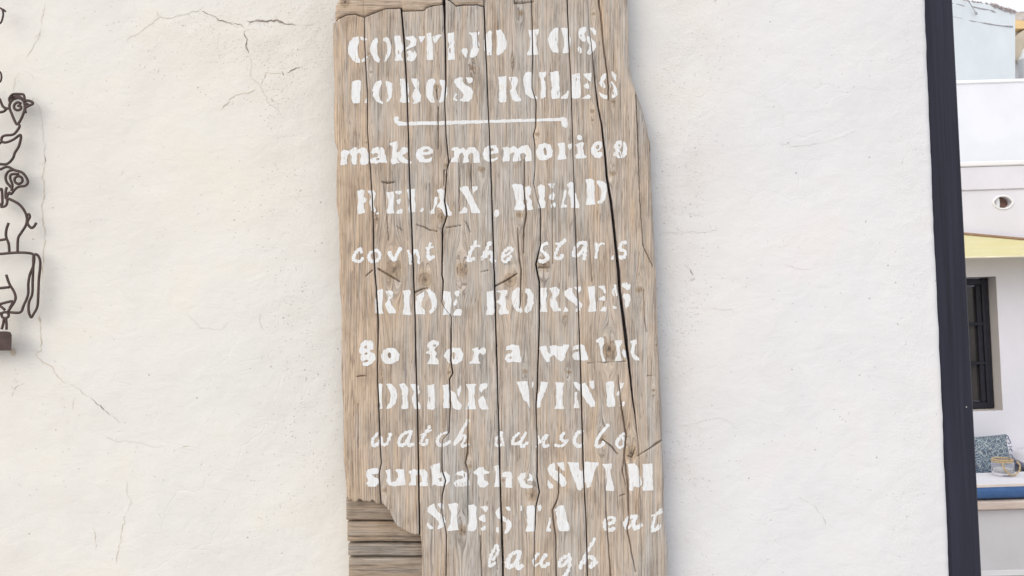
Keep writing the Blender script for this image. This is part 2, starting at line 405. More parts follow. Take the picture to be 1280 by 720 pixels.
thin = [(T3_([(470,155),(550,105),(600,62),(640,70),(700,55),(725,45),(755,40)]), .8), (T3_([(932,205),(945,240),(940,290),(975,325),(990,350),(1010,390),(1045,410),(1048,435)]), .8),
        (T3_([(1110,96),(1150,100),(1190,85)]), .7), (T3_([(120,370),(148,400),(160,450),(165,520),(170,580)]), .7), (T3_([(155,95),(150,130),(120,180),(100,220)]), .6),
        (T3_([(80,262),(55,300),(52,345)]), .6), (T3_([(90,262),(120,285),(132,300)]), .5), (B3_([(250,0),(330,45)]), .7), (B3_([(400,110),(440,140)]), .6),
        (B3_([(375,185),(420,208),(480,208),(560,225),(600,232)]), .6), (B3_([(462,350),(465,400),(475,430),(455,470)]), .5),
        (sc([(710,460),(750,510),(830,515),(855,490)], 0, 240, 3), .5), (sc([(975,450),(975,490),(990,520)], 0, 240, 3), .7),
        (T3_([(605,535),(618,565)]), .6), (T3_([(655,562),(663,578)]), .6), (T3_([(465,635),(452,665)]), .5), (sc([(240,78),(290,90)], 780, 240, 3), .5),
        (sc([(590,265),(640,285),(710,293)], 780, 240, 3), .5), (sc([(130,150),(200,150),(300,150),(355,145)], 780, 240, 3), .5), (sc([(230,435),(400,440),(412,455)], 780, 240, 3), .4),
        (sc([(140,160),(200,145),(300,128),(340,145),(370,175)], 800, 480, 3), .4), (sc([(590,420),(660,460),(685,498)], 800, 480, 3), .5),
        (sc([(600,540),(700,548),(800,530),(900,490)], 770, 0, 3), .4), (sc([(165,570),(190,604)], 800, 480, 3), .7), (B3_([(118,110),(110,135)]), .5), (B3_([(275,40),(260,100)]), .4)]
sandy = [(T3_([(168,620),(162,650),(170,700),(165,720),(158,780),(170,870),(172,900),(165,940),(160,1030)]), 1.0), (T3_([(160,1035),(157,1045)]), 2.6),
         (T3_([(148,1180),(150,1215)]), 3.2), (T3_([(150,1210),(152,1240),(155,1310),(135,1330),(145,1350),(190,1375),(215,1410),(250,1440)]), .9),
         (B3_([(455,470),(445,540),(430,600),(420,655)]), .6), (B3_([(340,520),(348,560),(345,610)]), .5), (T3_([(830,410),(870,365),(960,335)]), .9),
         (T3_([(980,325),(1000,275),(1060,272)]), .7), (T3_([(165,5),(160,60),(155,95)]), .7), (B3_([(660,228),(690,222)]), 1.2), (T3_([(118,1315),(150,1322)]), 1.0)]
for nm, data, mat, sd0 in (('dark_crack', strong, M_CRACK, 1), ('hairline_crack', thin, M_FAINT, 60), ('sandy_crack', sandy, M_CRACKT, 120)):
    for i, (pts, wd) in enumerate(data):
        mb = MB(); ribbon_into(mb, pts, wd, 1.0 if wd < 2 else .5, .0005, sd0 + i)
        if nm == 'dark_crack' and 0.9 < wd < 2.1:                       # little branches
            r = random.Random(i)
            for _ in range(7):
                p = pts[r.randrange(len(pts))]; a = r.random() * 6.28; l = 3 + 6 * r.random()
                q = (p[0] + r.uniform(-9, 9) * (len(pts) > 2), p[1] + r.uniform(-2, 2))
                ribbon_into(mb, [q, (q[0] + l * math.cos(a), q[1] + l * math.sin(a))], .5, .8, .0006, 300 + i * 11 + _)
        o = mb.build(nm, mat, wall)
# missing chip of plaster under the iron sculpture
def chip(cx, cy, rx, ry, seed, mat):
    a = np.linspace(0, 2 * math.pi, 22)[:-1]; k = 1 + .35 * fbm(a * 1.5, a * 0 + seed, seed, 2)
    x = np.concatenate([[cx], cx + rx * k * np.cos(a)]); y = np.concatenate([[cy], cy + ry * k * np.sin(a)])
    W = P(x, y, WY); W[:, 1] = -wall_h(x, y) - .0012; W[0, 1] -= .0006
    mesh_obj('bare_plaster_patch', W.tolist(), [(0, i + 1, (i + 1) % 21 + 1) for i in range(21)], mat, wall)
chip(16.5, 441, 3.0, 4.6, 3, M_CRACKT); chip(14, 437.5, 6.0, 1.2, 5, M_CRACKT)

# ------------------------------------------------------------------ the wooden rules board
BY = -0.041                                            # plane of the plank fronts
K = 5.805
ORG = dict(A=(400,0), B=(600,0), C=(400,110), D=(600,110), E=(400,220), F=(600,220), G=(400,330), H=(600,330),
           I=(420,410), J=(620,410), K=(420,510), L=(620,510), M=(420,600), N=(620,600))
def tp(tile, pts):
    ox, oy = ORG[tile]; k = 5.818 if tile in 'MN' else K
    return [(ox + p[0] / k, oy + p[1] / k) for p in pts]
# seams between planks: (x, y, width in px)
SEAM = [
 [(455.5,-45,1),(455.5,20.7,1.1),(456,60,1.3),(459.4,117,1.4),(459.4,167,1.3),(462.4,206,1.4),(463.7,220,1.3),(466.3,263,1.8),(467.2,316,2),(468.9,344,2.4),(470.6,364.5,2),(472.7,399,2.3),(472.3,440,1.8),(471.7,461.7,1.7),(473,499.6,1.9),(474.3,534,1.9),(475.1,554.8,1.8),(476.8,579,1.6),(473.7,592.7,1.8),(476,627,1.8),(478,800,1.5)],
 [(500,-45,1.5),(501.6,11,2.6),(504.2,43,2.6),(507.1,86,2.2),(508.9,124,1.9),(510.2,161.7,1.9),(512,227,2),(513.7,266.5,2.1),(515.8,316.5,2.3),(518.9,399,1.9),(519.6,444,2),(521.6,506.5,1.8),(522.5,553,2.2),(523.4,606.5,2.3),(524.5,669,2.4),(526.3,680,1.6),(527,720,1.6),(529,800,1.6)],
 [(554,-45,4),(555,0,4.2),(555.9,25,3.0),(556.2,43,2.4),(557.6,103,2),(555.9,127,1.5),(557.6,170,1.5),(561,203,1.6),(558.5,213,1.5),(555.9,251,2.1),(558.8,270,2.2),(553.3,285.5,2.2),(552.4,344,2.2),(554.2,352,2.2),(552.5,378,1),(556,385,.25),(564.5,396,.5),(563.8,412,2),(563.8,451,2.1),(566,467,2),(562,474,1.9),(563,506.5,1.6),(561.3,541,1.0),(553.5,550,.25),(552.6,556.5,1),(552.6,587.5,1.7),(557,601,1.8),(552.6,620,1.6),(552.3,641,1.2),(558.4,668.8,1.3),(557.5,720,1.6),(557,800,1.5)],
 [(604.6,-45,.3),(604.8,6,1.2),(605.2,10.3,2.1),(606.7,51.7,1.9),(609.3,110,1.5),(610,132,1.4),(612.2,179,1.6),(614.5,234,1.8),(615.3,263,1.9),(617.4,330,2),(619,381.7,2),(620.7,438,2),(622.4,496,1.7),(623.3,527,1.8),(625,596,1.9),(627.1,651.6,2.8),(628.8,720,3),(630,800,3)],
 [(664.6,-45,.4),(664.6,7,1.0),(665.5,34.5,1.2),(666,72,1.3),(665,110,1),(670.3,127,1.4),(669.8,158,1.4),(666.8,168.6,1.4),(668.6,182,1.2),(668.9,213,1),(667,229,.8),(671,246,.3),(675.8,261,1.2),(675.5,306,1.5),(670,330,2.5),(672.4,344,2.4),(674.4,352,2.4),(674,410,2.1),(671.7,486,1.9),(670,506,1.8),(670.8,534,1.2),(671.7,553,1.5),(671.3,596,2.1),(674.3,615,2),(670,632,1.8),(668.1,682.5,.9),(668,720,.3),(668,800,.3)],
 [(708,-45,1.5),(709,0,1.6),(711,51.7,1.5),(713.7,103,1.2),(714.6,130.7,1.3),(715.8,179,1.1),(717.5,227,1),(718.9,271.7,1.4),(721.4,344,1.1),(722.7,381.7,1.4),(725.2,444,1.7),(726.8,496,1.9),(728.2,553,2),(730.2,606.5,1.6),(732.6,651.6,1.7),(734.3,720,1.8),(736,800,1.8)],
 [(733,-45,.2),(736,30,.25),(740.4,65,1.1),(743.8,103,1.5),(747.3,130.7,2.4),(752.5,158,2.8),(755.9,187.5,3.2),(758.5,220,3.6),(763.7,251,4.2),(768.8,296,4.2),(773.1,337,4.8),(774.8,364.5,4.6),(779,395.5,4.8),(782.3,422,5.4),(786.2,453,3.6),(790.5,496,2.6),(793.5,515,2.1),(796,537.5,.9),(798,552,.25),(801,640,.3),(803,800,.3)]]
LEFT = [(430,-45),(427,-20),(424,-4),(419,6),(418,14),(418,25),(415.2,28),(414.6,51.7),(417,110),(415.8,144.5),(417.2,175.5),(420.7,187.5),(419,220),(419.3,254.5),(422,271.7),(423.3,323),(422.4,347),(425.8,390),(425.8,433),(425.2,468.6),(427.8,513),(427.8,570),(431.2,606.5),(432,620),(433.8,627),(436,800)]
RIGHT = [(783,-45),(785.2,0),(786.9,34.5),(786.9,76),(791.2,100),(796,113),(803.3,130.7),(810,156.5),(814.5,179),(815.3,220),(818,271.7),(819.6,306),(822,360),(824,436),(826.7,479),(828.4,513),(829.3,561.7),(831,606.5),(831.4,651.6),(835.7,686),(835,720),(837,800)]
CR = [ # cracks inside planks
 [(748.5,-45,2.2),(748.5,0,2.3),(751.6,20.7,2.3),(755.9,69,2),(760.2,96.5,1.6),(761,125,.7)],
 [(655.5,200,.6),(655.5,210,1.3),(655.1,237,1.3),(658.2,268,2.1),(654.8,285.5,1.6),(654.8,316.5,.7)],
 [(647.4,285,.5),(647.4,292,1),(649,323,1.5),(651.7,340,1.8),(650.8,352,1.5),(650,385,.7)],
 [(773,470,.5),(773.5,477,.8),(777.6,513,1.9),(782.8,544.5,2.2),(780.2,568.6,2.4),(785.4,606.5,2.4),(786.7,648,1.3),(784,660,1.5),(789.3,689,1.5),(794.5,715,.6)],
 [(795.5,118,1.0),(798,179,1.3),(799.5,234,1.0),(800.7,254,.9),(804,306,1.1),(811,322,1),(816,333,.8)],
 [(811,160,.8),(814,185,1.1),(814.5,194,.6)],
 [(756.6,600,.4),(758.4,651.6,1.2),(763.5,720,1.2),(765,790,.7)],
 [(698.4,585,.8),(698.4,616.8,1.7),(696.5,625.8,1.7),(690.8,637.8,1.8),(692.2,655,1.8),(694.8,668.8,1.5),(695.3,720,1.5),(696,790,1)],
 [(547.8,134,.7),(547.5,150,1),(547.8,186,.7)], [(545.8,112,1.2),(547,124,.8)], [(555,213,1.2),(554.7,232,1)],
 [(574,204,.6),(574.2,230,.9),(574,264,.5)], [(589,206,.5),(588.6,222,.8),(590,236,.4)],
 [(585.4,508,.6),(585,530,1),(584.5,565,1.5),(581.9,579,1.6),(585,589,1.5),(584.8,630,.9),(584.6,655,.4)],
 [(600.5,670,.8),(600.8,690,1.1),(602.2,722,.9),(602,760,.5)], [(560,206,1.2),(563,200,.8)],
 [(472.4,336,1.6),(486,344,2.2),(500,352.4,1.0)], [(457.5,345,.6),(465,338,1.1)], [(519,365.5,1.6),(526,362,1.4),(534.4,360,.8)], [(618.6,357.8,1.7),(632,351,1.5),(646.5,342,1.0)],
 [(673.2,334.6,1.4),(687.5,334.6,.7)], [(753.5,549.6,.7),(764,558,1.6),(772.5,568.5,.7)], [(797.4,570,.6),(812,561,1.2),(822,554,2.6),(828,551,2.0)],
 [(477.5,227.5,1.0),(485,228.6,2.0),(493,227.6,1.0)], [(445.8,471,.8),(451,470,1.5),(457,470.4,.8)], [(520.6,281,.7),(531,284,1.0),(538,288,.9),(546.4,289,.7)],
 [(558.5,284.6,1.0),(575.7,282,.6)], [(774,620.6,.4),(781,618,.8)], [(735,454,.3),(765,452.6,.5),(782,452,.4)], [(602,340,.3),(610,338,.8)],
 [(642,-4,1.5),(643.5,4,1.8),(655,3.4,1.4),(667,2,1.0)], [(597,40,.3),(598,60,.5)], [(447.6,505,.3),(447.6,560,.3)], [(480,230,.3),(486,300,.5)], [(496,283,.3),(503,288,.5)],
 [(582,277,.5),(588,290,.6)], [(794,560,.5),(790,572,1.2),(785,570,1.3)], [(782,606,.4),(778,590,1.2),(780,572,1.2)], [(805,362,.3),(806,400,.7),(809,415,.4)], [(809,470,.3),(818,470.5,.4)],
 [(537,230,.3),(538,262,.5)], [(620,700,.3),(622,712,.5)], [(690,230,.3),(691,330,.5)], [(737,300,.3),(740,352,.5)]]
KNOTS = [(431.9,2.8,5),(591,86,3),(545.5,108.5,3.2),(601.9,211.6,3.8),(557.6,206.5,2.4),(671.5,167.7,2.8),(765.4,216.8,3.6),(740.4,139,2.6),(766.2,127,2.6),(551.6,271.7,4.5),
 (577.4,337,6.5),(650,268.5,4),(680,330,6),(492,337,9),(531,349,7),(799,362,3.6),(706,395.5,2.2),(638,350,7.5),(561.3,465.5,1.8),(477.4,467.7,1.3),(761,436,7.5),(656,464,3),(711,465,2.6),
 (821.5,431.5,2.2),(817,488,1.8),(586.8,583,2.8),(481,613,2.8),(664.8,618.5,5.8),(788.8,566,6.5),(629.5,600.4,1.8),(577.3,662,4.8),(741.6,17,2),(650,16.4,3.4),(641,77.5,1.8),(461,67,1.6),
 (463.7,90,1.2),(587,82,1.5),(470.5,274,2.2),(741,150,1.2),(458,178,1.2),(752,550,5)]
def seam_xy(k, y):
    s = np.array(SEAM[k]); return np.interp(y, s[:, 1], s[:, 0]), np.interp(y, s[:, 1], s[:, 2]) * .86
def seg_dist(x, y, poly, pad=8):
    """signed distance to the rim of a variable-width polyline (positive outside)"""
    out = np.full(x.shape, 50.0)
    for (x0, y0, w0), (x1, y1, w1) in zip(poly[:-1], poly[1:]):
        m = (x > min(x0, x1) - pad) & (x < max(x0, x1) + pad) & (y > min(y0, y1) - pad) & (y < max(y0, y1) + pad)
        if not m.any(): continue
        X = x[m]; Y = y[m]; dx, dy = x1 - x0, y1 - y0; L = dx * dx + dy * dy + 1e-9
        t = np.clip(((X - x0) * dx + (Y - y0) * dy) / L, 0, 1)
        dd = np.hypot(X - x0 - t * dx, Y - y0 - t * dy) - (w0 + (w1 - w0) * t) / 2
        out[m] = np.minimum(out[m], dd)
    return out
def crack_d(x, y):
    jx = x + .55 * fbm(y / 6, x * 0 + 2, 3, 2); jy = y
    r = np.full(x.shape, 50.0)
    for c in CR: r = np.minimum(r, seg_dist(jx, jy, c))
    return r
def seam_d(x, y):
    r = np.full(x.shape, 50.0)
    yy = y
    for k in range(len(SEAM)):
        s, wd = seam_xy(k, yy); r = np.minimum(r, np.abs(x - s - seam_wob(k, yy)) - wd / 2)
    return r
def seam_wob(k, y): return .35 * fbm(y / 9, y * 0 + k * 3.3, 7, 2)
def grain_uv(x, y):
    """grain coordinates that bend round the knots"""
    u = x + 3.0 * fbm(x / 60, y / 260, 10, 2); v = y.copy().astype(float)
    for (kx, ky, r) in KNOTS:
        R = r * 2.3; dx = x - kx; dy = (y - ky) / 2.6
        q = np.exp(-(dx * dx + dy * dy) / (R * R))
        u = u - np.sign(dx) * q * r * 1.5 * np.minimum(np.abs(dx) / r, 1)
    return u, v
def knot_f(x, y):
    k = np.zeros(x.shape); rg = np.zeros(x.shape)
    for (kx, ky, r) in KNOTS:
        dx = (x - kx) + .32 * r * fbm(x / 4.5, y / 4.5, 4, 2); dy = (y - ky + .32 * r * fbm(x / 4.5 + 9, y / 4.5, 6, 2)) * (.8 if r > 4 else 1.25)
        dd = np.hypot(dx, dy) / r
        k = np.maximum(k, np.clip(1.7 - dd, 0, 1))
        ring = np.clip(1 - np.abs(dd - 1.0) * r / 1.0, 0, 1) * .55 * (vn(x / 4, y / 4, 2) > .35)
        ring = np.maximum(ring, np.clip(1.15 - dd * 1.7, 0, 1) * 1.0)
        ring = np.maximum(ring, (dd < 1) * (.28 + .16 * np.sin(dd * r * 2.2)))
        rg = np.maximum(rg, ring * (.45 + .8 * vn(x / 2.2, y / 3.1, 7)))
    return k, rg
POFF = [-.0004, .0006, 0, .0008, .0002, .0006, -.0003, -.0010]
def Hb(x, y, cd=None):
    """height of the board's face in metres above its plane"""
    u, v = grain_uv(x, y)
    h = .0008 * fbm(u / 55, v / 300, 1, 2) + .00035 * fbm(u / 7, v / 90, 2, 2) + .00022 * fbm(u / 2.1, v / 45, 5, 2)
    sd_ = seam_d(x, y); h = h - .0011 * np.clip(1 - sd_ / 2.2, 0, 1) ** 2
    pl = np.zeros(x.shape)
    off = np.full(x.shape, POFF[0])
    for k in range(len(SEAM)):
        s, _ = seam_xy(k, y); off = np.where(x > s, POFF[k + 1], off)
    h = h + off
    if cd is None: cd = crack_d(x, y)
    h = h - .007 * np.clip((.35 - cd) / .85, 0, 1) ** 1.4 - .0006 * np.clip(1 - cd / 2.5, 0, 1) ** 2
    rx = np.interp(y, [p[1] for p in RIGHT], [p[0] for p in RIGHT]); lx = np.interp(y, [p[1] for p in LEFT], [p[0] for p in LEFT])
    for e in (rx - x, x - lx):
        h = h - .009 * (1 - np.sqrt(np.clip(1 - (np.clip(7 - e, 0, 7) / 7) ** 2, 0, 1)))
    # the bark-side sliver right of the long curved crack falls away
    sx = np.interp(y, [118, 179, 234, 306, 333], [795.5, 798, 799.5, 804, 818])
    h = h - .0035 * ((y > 112) & (y < 333)) * np.clip((x - sx - .5) / 3, 0, 1)
    return h, u, v
board = empty('wooden_rules_board', PT(620, 360, BY), 'tall weathered plank board stencilled with white house rules on plaster wall', 'sign')
TH = 0.020
def grid_part(name, Lf, Rf, y0, y1, top=None, bot=None, tint=(.5, .5, .5), dx=.62, dy=1.0, off=0.0, mat=None):
    ys = np.arange(y0, y1 + dy, dy); Lx = Lf(ys); Rx = Rf(ys)
    n = max(8, int(np.max(Rx - Lx) / dx)); rail = name == 'top_rail'; u = np.linspace(0, 1, n)
    X = Lx[:, None] + (Rx - Lx)[:, None] * u[None]; Y = np.repeat(ys[:, None], n, 1)
    if top is not None: Y = np.maximum(Y, top(X))
    if bot is not None: Y = np.minimum(Y, bot(X))
    h, gu, gv = Hb(X.ravel(), Y.ravel()); h = h.reshape(X.shape) + off
    # rounded ends
    for lim, sgn in ((top, 1), (bot, -1)):
        if lim is not None: h = h - .0025 * np.clip(1 - (Y - lim(X)) * sgn / 2.5, 0, 1) ** 2
    W = P(X, Y, BY); W[..., 1] = BY - h
    nr, nc = X.shape; idx = np.arange(nr * nc).reshape(nr, nc)
    Q = np.stack([idx[1:, :-1], idx[1:, 1:], idx[:-1, 1:], idx[:-1, :-1]], -1).reshape(-1, 4)
    keep = (np.abs(Y[1:, :-1] - Y[:-1, :-1]) + np.abs(Y[1:, 1:] - Y[:-1, 1:])).ravel() > 1e-6; Q = Q[keep]
    V = W.reshape(-1, 3)
    ring = [idx[:, 0], idx[-1, :], idx[::-1, -1], idx[0, ::-1]]
    rim = np.concatenate([r[:-1] for r in ring]); m = len(rim)
    bk = V[rim].copy(); bk[:, 1] = BY + TH; b0 = len(V)
    V = np.concatenate([V, bk]); nxt = (np.arange(m) + 1) % m
    Qs = np.stack([rim, rim[nxt], b0 + nxt, b0 + np.arange(m)], -1)[:, ::-1]
    kn, rg = knot_f(X.ravel(), Y.ravel())
    if rail: gu, gv = gv + 2.0 * fbm(gu / 40, gv / 9, 3, 2), gu
    uv = np.stack([gu, gv], -1); uv = np.concatenate([uv, uv[rim] + [3, 0]])
    kn = np.concatenate([kn, kn[rim]]); rg = np.concatenate([rg, rg[rim] * 0])
    o = np_mesh(name, V, np.concatenate([Q, Qs]), mat or M_WOOD, None, True, uv, {'knot': kn, 'ring': rg})
    o.data.materials.append(M_GAPSHADE); mi = np.zeros(len(o.data.polygons), np.int32); mi[len(Q):] = 1; o.data.polygons.foreach_set('material_index', mi)
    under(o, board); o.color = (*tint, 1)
    return o
def mkL(k):
    if k < 0:
        return lambda y: np.interp(y, [p[1] for p in LEFT], [p[0] for p in LEFT]) + .7 * fbm(y / 6, y * 0 + 1, 3, 3)
    return lambda y: seam_xy(k, y)[0] + seam_wob(k, y) + seam_xy(k, y)[1] / 2
def mkR(k):
    if k >= len(SEAM):
        return lambda y: np.interp(y, [p[1] for p in RIGHT], [p[0] for p in RIGHT]) + .7 * fbm(y / 7, y * 0 + 8, 5, 3)
    return lambda y: seam_xy(k, y)[0] + seam_wob(k, y) - seam_xy(k, y)[1] / 2
ip = lambda pts: (lambda x: np.interp(x, [p[0] for p in pts], [p[1] for p in pts]))
jagt = lambda f, a=.5: (lambda x: f(x) + a * fbm(x / 3.2, x * 0 + 4, 6, 2))
TOPL = [(410,27),(418,25.5),(431,19),(443,17.2),(455,21),(467,16.5),(481,11),(500,10),(503,10),(503.5,13.4),(529,13),(533,9.5),(543,6.5),(556,5)]
TOPM = [(556,-2),(562,1),(570.5,7.9),(578,6.7),(598,6.2),(600,7.4),(606,8.2)]
BOT1 = tp('M', [(60,138),(75,140),(95,150),(110,148),(120,160),(140,168),(152,160),(165,140),(180,145),(205,160),(225,155),(245,164),(262,150),(275,158),(290,170),(305,182),(325,178),(345,178)])
BOT2 = [(470,626),(477,629),(480,631.5),(487,640),(492.2,651.6),(497.3,659),(506,663.8),(514.5,668),(527,669.5)]
tints = [(.66,.5,.5),(.54,.5,.5),(.52,.5,.5),(.44,.5,.5),(.47,.5,.5),(.50,.5,.5),(.53,.5,.5),(.50,.5,.5)]
for k in range(8):
    top = jagt(ip(TOPL)) if k <= 2 else (jagt(ip(TOPM), .3) if k == 3 else None)
    bot = (jagt(ip(BOT1), .9) if k == 0 else jagt(ip(BOT2), .4)) if k < 2 else None
    grid_part('plank', mkL(k - 1), mkR(k), -42 if top is None or k == 2 else -1, 790 if bot is None else 672, top, bot, tints[k])
grid_part('top_rail', mkL(-1), lambda y: np.full(y.shape, 553.0), -42, 30, None, jagt(lambda x: ip(TOPL)(x) - .35, .5), (.64,.5,.5), off=.0015)
grid_part('top_rail', lambda y: np.full(y.shape, 556.6), lambda y: np.full(y.shape, 604.5), -42, 12, None, jagt(lambda x: ip(TOPM)(x) - .9, .3), (.55,.5,.5), off=.001)
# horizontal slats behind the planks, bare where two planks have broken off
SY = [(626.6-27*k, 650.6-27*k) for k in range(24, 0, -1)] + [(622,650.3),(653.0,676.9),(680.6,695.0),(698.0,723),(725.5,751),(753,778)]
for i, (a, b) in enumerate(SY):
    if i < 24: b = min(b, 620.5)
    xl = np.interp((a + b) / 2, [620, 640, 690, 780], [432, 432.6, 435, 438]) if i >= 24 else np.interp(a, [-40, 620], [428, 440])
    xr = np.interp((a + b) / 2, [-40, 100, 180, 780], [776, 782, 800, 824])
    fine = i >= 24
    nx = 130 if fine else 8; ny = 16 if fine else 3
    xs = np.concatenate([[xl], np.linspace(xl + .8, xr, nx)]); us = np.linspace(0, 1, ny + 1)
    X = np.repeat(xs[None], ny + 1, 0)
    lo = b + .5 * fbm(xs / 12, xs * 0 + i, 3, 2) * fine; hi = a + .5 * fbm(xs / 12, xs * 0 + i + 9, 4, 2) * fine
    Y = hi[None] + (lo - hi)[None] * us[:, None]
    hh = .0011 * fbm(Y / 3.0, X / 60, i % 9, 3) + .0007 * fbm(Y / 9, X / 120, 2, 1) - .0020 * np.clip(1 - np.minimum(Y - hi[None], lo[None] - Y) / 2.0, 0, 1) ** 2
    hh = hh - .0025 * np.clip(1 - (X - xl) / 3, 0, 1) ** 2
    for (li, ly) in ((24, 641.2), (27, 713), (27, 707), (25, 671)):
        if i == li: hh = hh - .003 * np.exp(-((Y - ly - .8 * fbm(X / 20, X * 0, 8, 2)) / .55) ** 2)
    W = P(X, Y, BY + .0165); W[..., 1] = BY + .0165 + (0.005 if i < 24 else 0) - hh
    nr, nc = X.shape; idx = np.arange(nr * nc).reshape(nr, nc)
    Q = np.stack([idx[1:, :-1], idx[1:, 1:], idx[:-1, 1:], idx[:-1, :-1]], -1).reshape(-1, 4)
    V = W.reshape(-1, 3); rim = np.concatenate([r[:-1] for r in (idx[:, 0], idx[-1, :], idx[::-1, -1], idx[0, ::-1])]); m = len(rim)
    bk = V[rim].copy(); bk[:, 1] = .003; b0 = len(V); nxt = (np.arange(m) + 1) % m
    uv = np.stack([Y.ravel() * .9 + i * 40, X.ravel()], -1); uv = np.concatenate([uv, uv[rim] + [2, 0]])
    o = np_mesh('slat', np.concatenate([V, bk]), np.concatenate([Q, np.stack([rim, rim[nxt], b0 + nxt, b0 + np.arange(m)], -1)[:, ::-1]]), M_SLAT if i >= 24 else M_GAPSHADE, None, True, uv,
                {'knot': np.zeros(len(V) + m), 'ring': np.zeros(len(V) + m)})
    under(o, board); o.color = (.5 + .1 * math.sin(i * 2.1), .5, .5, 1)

# ------------------------------------------------------------------ stencilled lettering (coats of paint on the planks)
# each entry: char, tile, [polygons], [holes], [(stroke points, width)], wear
LT = []
def ltr(ch, tile, polys=(), holes=(), strokes=(), wear=.18): LT.append((ch, tile, polys, holes, strokes, wear))
ltr('C','A',[[(245,270),(280,262),(285,300),(272,350),(275,410),(292,430),(290,458),(262,455),(225,425),(203,390),(200,350),(212,305)],[(292,268),(320,272),(345,285),(340,296),(310,297),(298,290)],[(340,408),(346,415),(325,445),(308,452),(300,438),(318,418)]])
ltr('O','A',[[(405,278),(420,276),(425,300),(415,330),(418,390),(430,420),(436,430),(430,460),(400,440),(375,405),(364,360),(370,315),(385,290)],[(455,280),(480,268),(505,280),(518,330),(515,380),(500,420),(480,445),(465,448),(470,425),(483,395),(487,340),(480,310),(458,295)]])
ltr('R','A',[[(538,265),(560,255),(585,262),(590,300),(608,330),(608,360),(590,385),(592,420),(605,435),(598,442),(550,445),(540,435),(548,400),(545,330)],[(622,265),(680,262),(700,285),(698,330),(670,345),(625,360),(622,345),(650,325),(655,300),(622,285)],[(630,372),(655,362),(680,385),(690,360),(705,395),(690,435),(660,450),(625,435),(640,405)]],[[(568,365),(578,370),(577,395),(568,392)]])
ltr('T','A',[[(718,265),(762,260),(762,275),(735,318),(722,300)],[(772,245),(808,240),(815,300),(822,340),(822,435),(785,437),(772,430),(775,340)],[(818,262),(875,250),(885,258),(835,312),(820,295)]])
ltr('I','A',[[(930,245),(975,235),(978,300),(972,330),(978,360),(978,435),(925,442),(930,400),(928,360),(940,325),(928,300)]],[[(938,355),(952,352),(952,385),(940,388)]])
ltr('J','A',[[(1022,370),(1040,350),(1070,352),(1072,380),(1065,405),(1062,425),(1045,410)],[(1075,240),(1160,233),(1158,250),(1145,260),(1160,330),(1150,380),(1135,410),(1110,425),(1085,420),(1090,395),(1105,350),(1105,290),(1095,255)]])
ltr('O','B',[[(26,290),(45,245),(75,218),(88,235),(85,330),(88,400),(55,403),(45,380),(28,370)],[(115,220),(150,215),(175,250),(197,305),(190,350),(165,385),(130,405),(118,395),(122,340),(122,260)]])
ltr('L','B',[[(350,220),(385,215),(427,213),(425,235),(410,270),(408,330),(425,385),(425,400),(340,402),(342,385),(360,350),(362,280)]])
ltr('O','B',[[(540,205),(570,205),(565,260),(562,330),(570,370),(565,390),(530,382),(505,345),(492,295),(505,245)],[(588,205),(640,205),(658,290),(655,340),(640,385),(600,390),(600,370),(612,340),(608,290),(598,250)]])
ltr('S','B',[[(745,195),(770,195),(772,220),(755,250),(770,285),(765,305),(740,300),(718,270),(712,240),(725,205)],[(795,198),(825,198),(842,225),(840,258),(825,250)],[(775,262),(800,268),(835,300),(845,335),(830,370),(800,397),(780,395),(775,380),(795,355),(795,330),(775,290)],[(715,335),(735,350),(738,380),(725,392),(710,375),(705,350)]])
ltr('L','A',[[(232,590),(280,578),(297,590),(295,640),(290,690),(290,748),(240,752),(232,735),(228,660)],[(345,690),(352,740),(360,752),(322,748),(330,725)]])
ltr('O','A',[[(410,590),(445,582),(450,600),(435,640),(430,690),(440,730),(465,748),(455,757),(410,740),(385,700),(380,650),(392,615)],[(475,590),(495,588),(525,605),(530,650),(522,700),(500,738),(485,745),(482,735),(495,700),(490,650),(478,620)]])
ltr('B','A',[[(580,570),(615,570),(618,590),(640,600),(645,650),(640,690),(650,745),(600,748),(582,740),(590,690),(585,620)],[(662,568),(705,568),(722,600),(715,650),(735,690),(732,735),(700,750),(672,755),(685,730),(665,700),(668,680),(690,640),(668,600)]])
ltr('O','A',[[(790,575),(825,570),(838,590),(825,625),(820,690),(835,748),(800,745),(772,700),(768,640),(775,600)],[(868,580),(905,578),(922,610),(925,680),(905,735),(880,748),(858,745),(880,700),(885,640),(868,605)]])
ltr('S','A',[[(980,580),(1020,558),(1038,562),(1035,590),(1060,620),(1100,640),(1112,670),(1105,715),(1080,738),(1040,740),(1010,732),(1030,715),(1045,690),(1020,660),(985,620),(975,600)],[(1058,560),(1108,565),(1108,600),(1085,610),(1065,590)],[(965,725),(985,670),(998,690),(985,710),(1000,735),(985,738)]])
ltr('R','B',[[(127,558),(195,550),(195,590),(192,650),(195,740),(145,745),(138,720),(140,640),(135,590)],[(210,558),(265,558),(278,590),(270,620),(258,645),(270,680),(300,720),(298,735),(260,742),(235,725),(225,700),(215,660),(230,640),(222,600)]])
ltr('U','B',[[(320,540),(345,518),(378,530),(382,600),(378,650),(390,690),(420,710),(415,722),(370,715),(335,685),(322,640),(312,580)],[(425,530),(480,520),(480,545),(470,580),(480,640),(478,700),(450,722),(440,710),(445,650),(440,580)]])
ltr('L','B',[[(510,525),(570,518),(578,560),(575,620),(582,680),(578,715),(525,720),(515,700),(520,650),(520,600),(512,560)],[(640,655),(645,670),(635,718),(590,720),(585,710),(620,680)]])
ltr('E','B',[[(665,540),(720,530),(730,560),(728,620),(735,680),(728,710),(690,718),(668,712),(665,640)],[(745,535),(775,530),(808,530),(805,590),(790,590),(765,560)],[(748,620),(780,600),(795,620),(790,645),(765,640)],[(735,715),(770,690),(788,680),(808,700),(800,718)]],wear=.24)
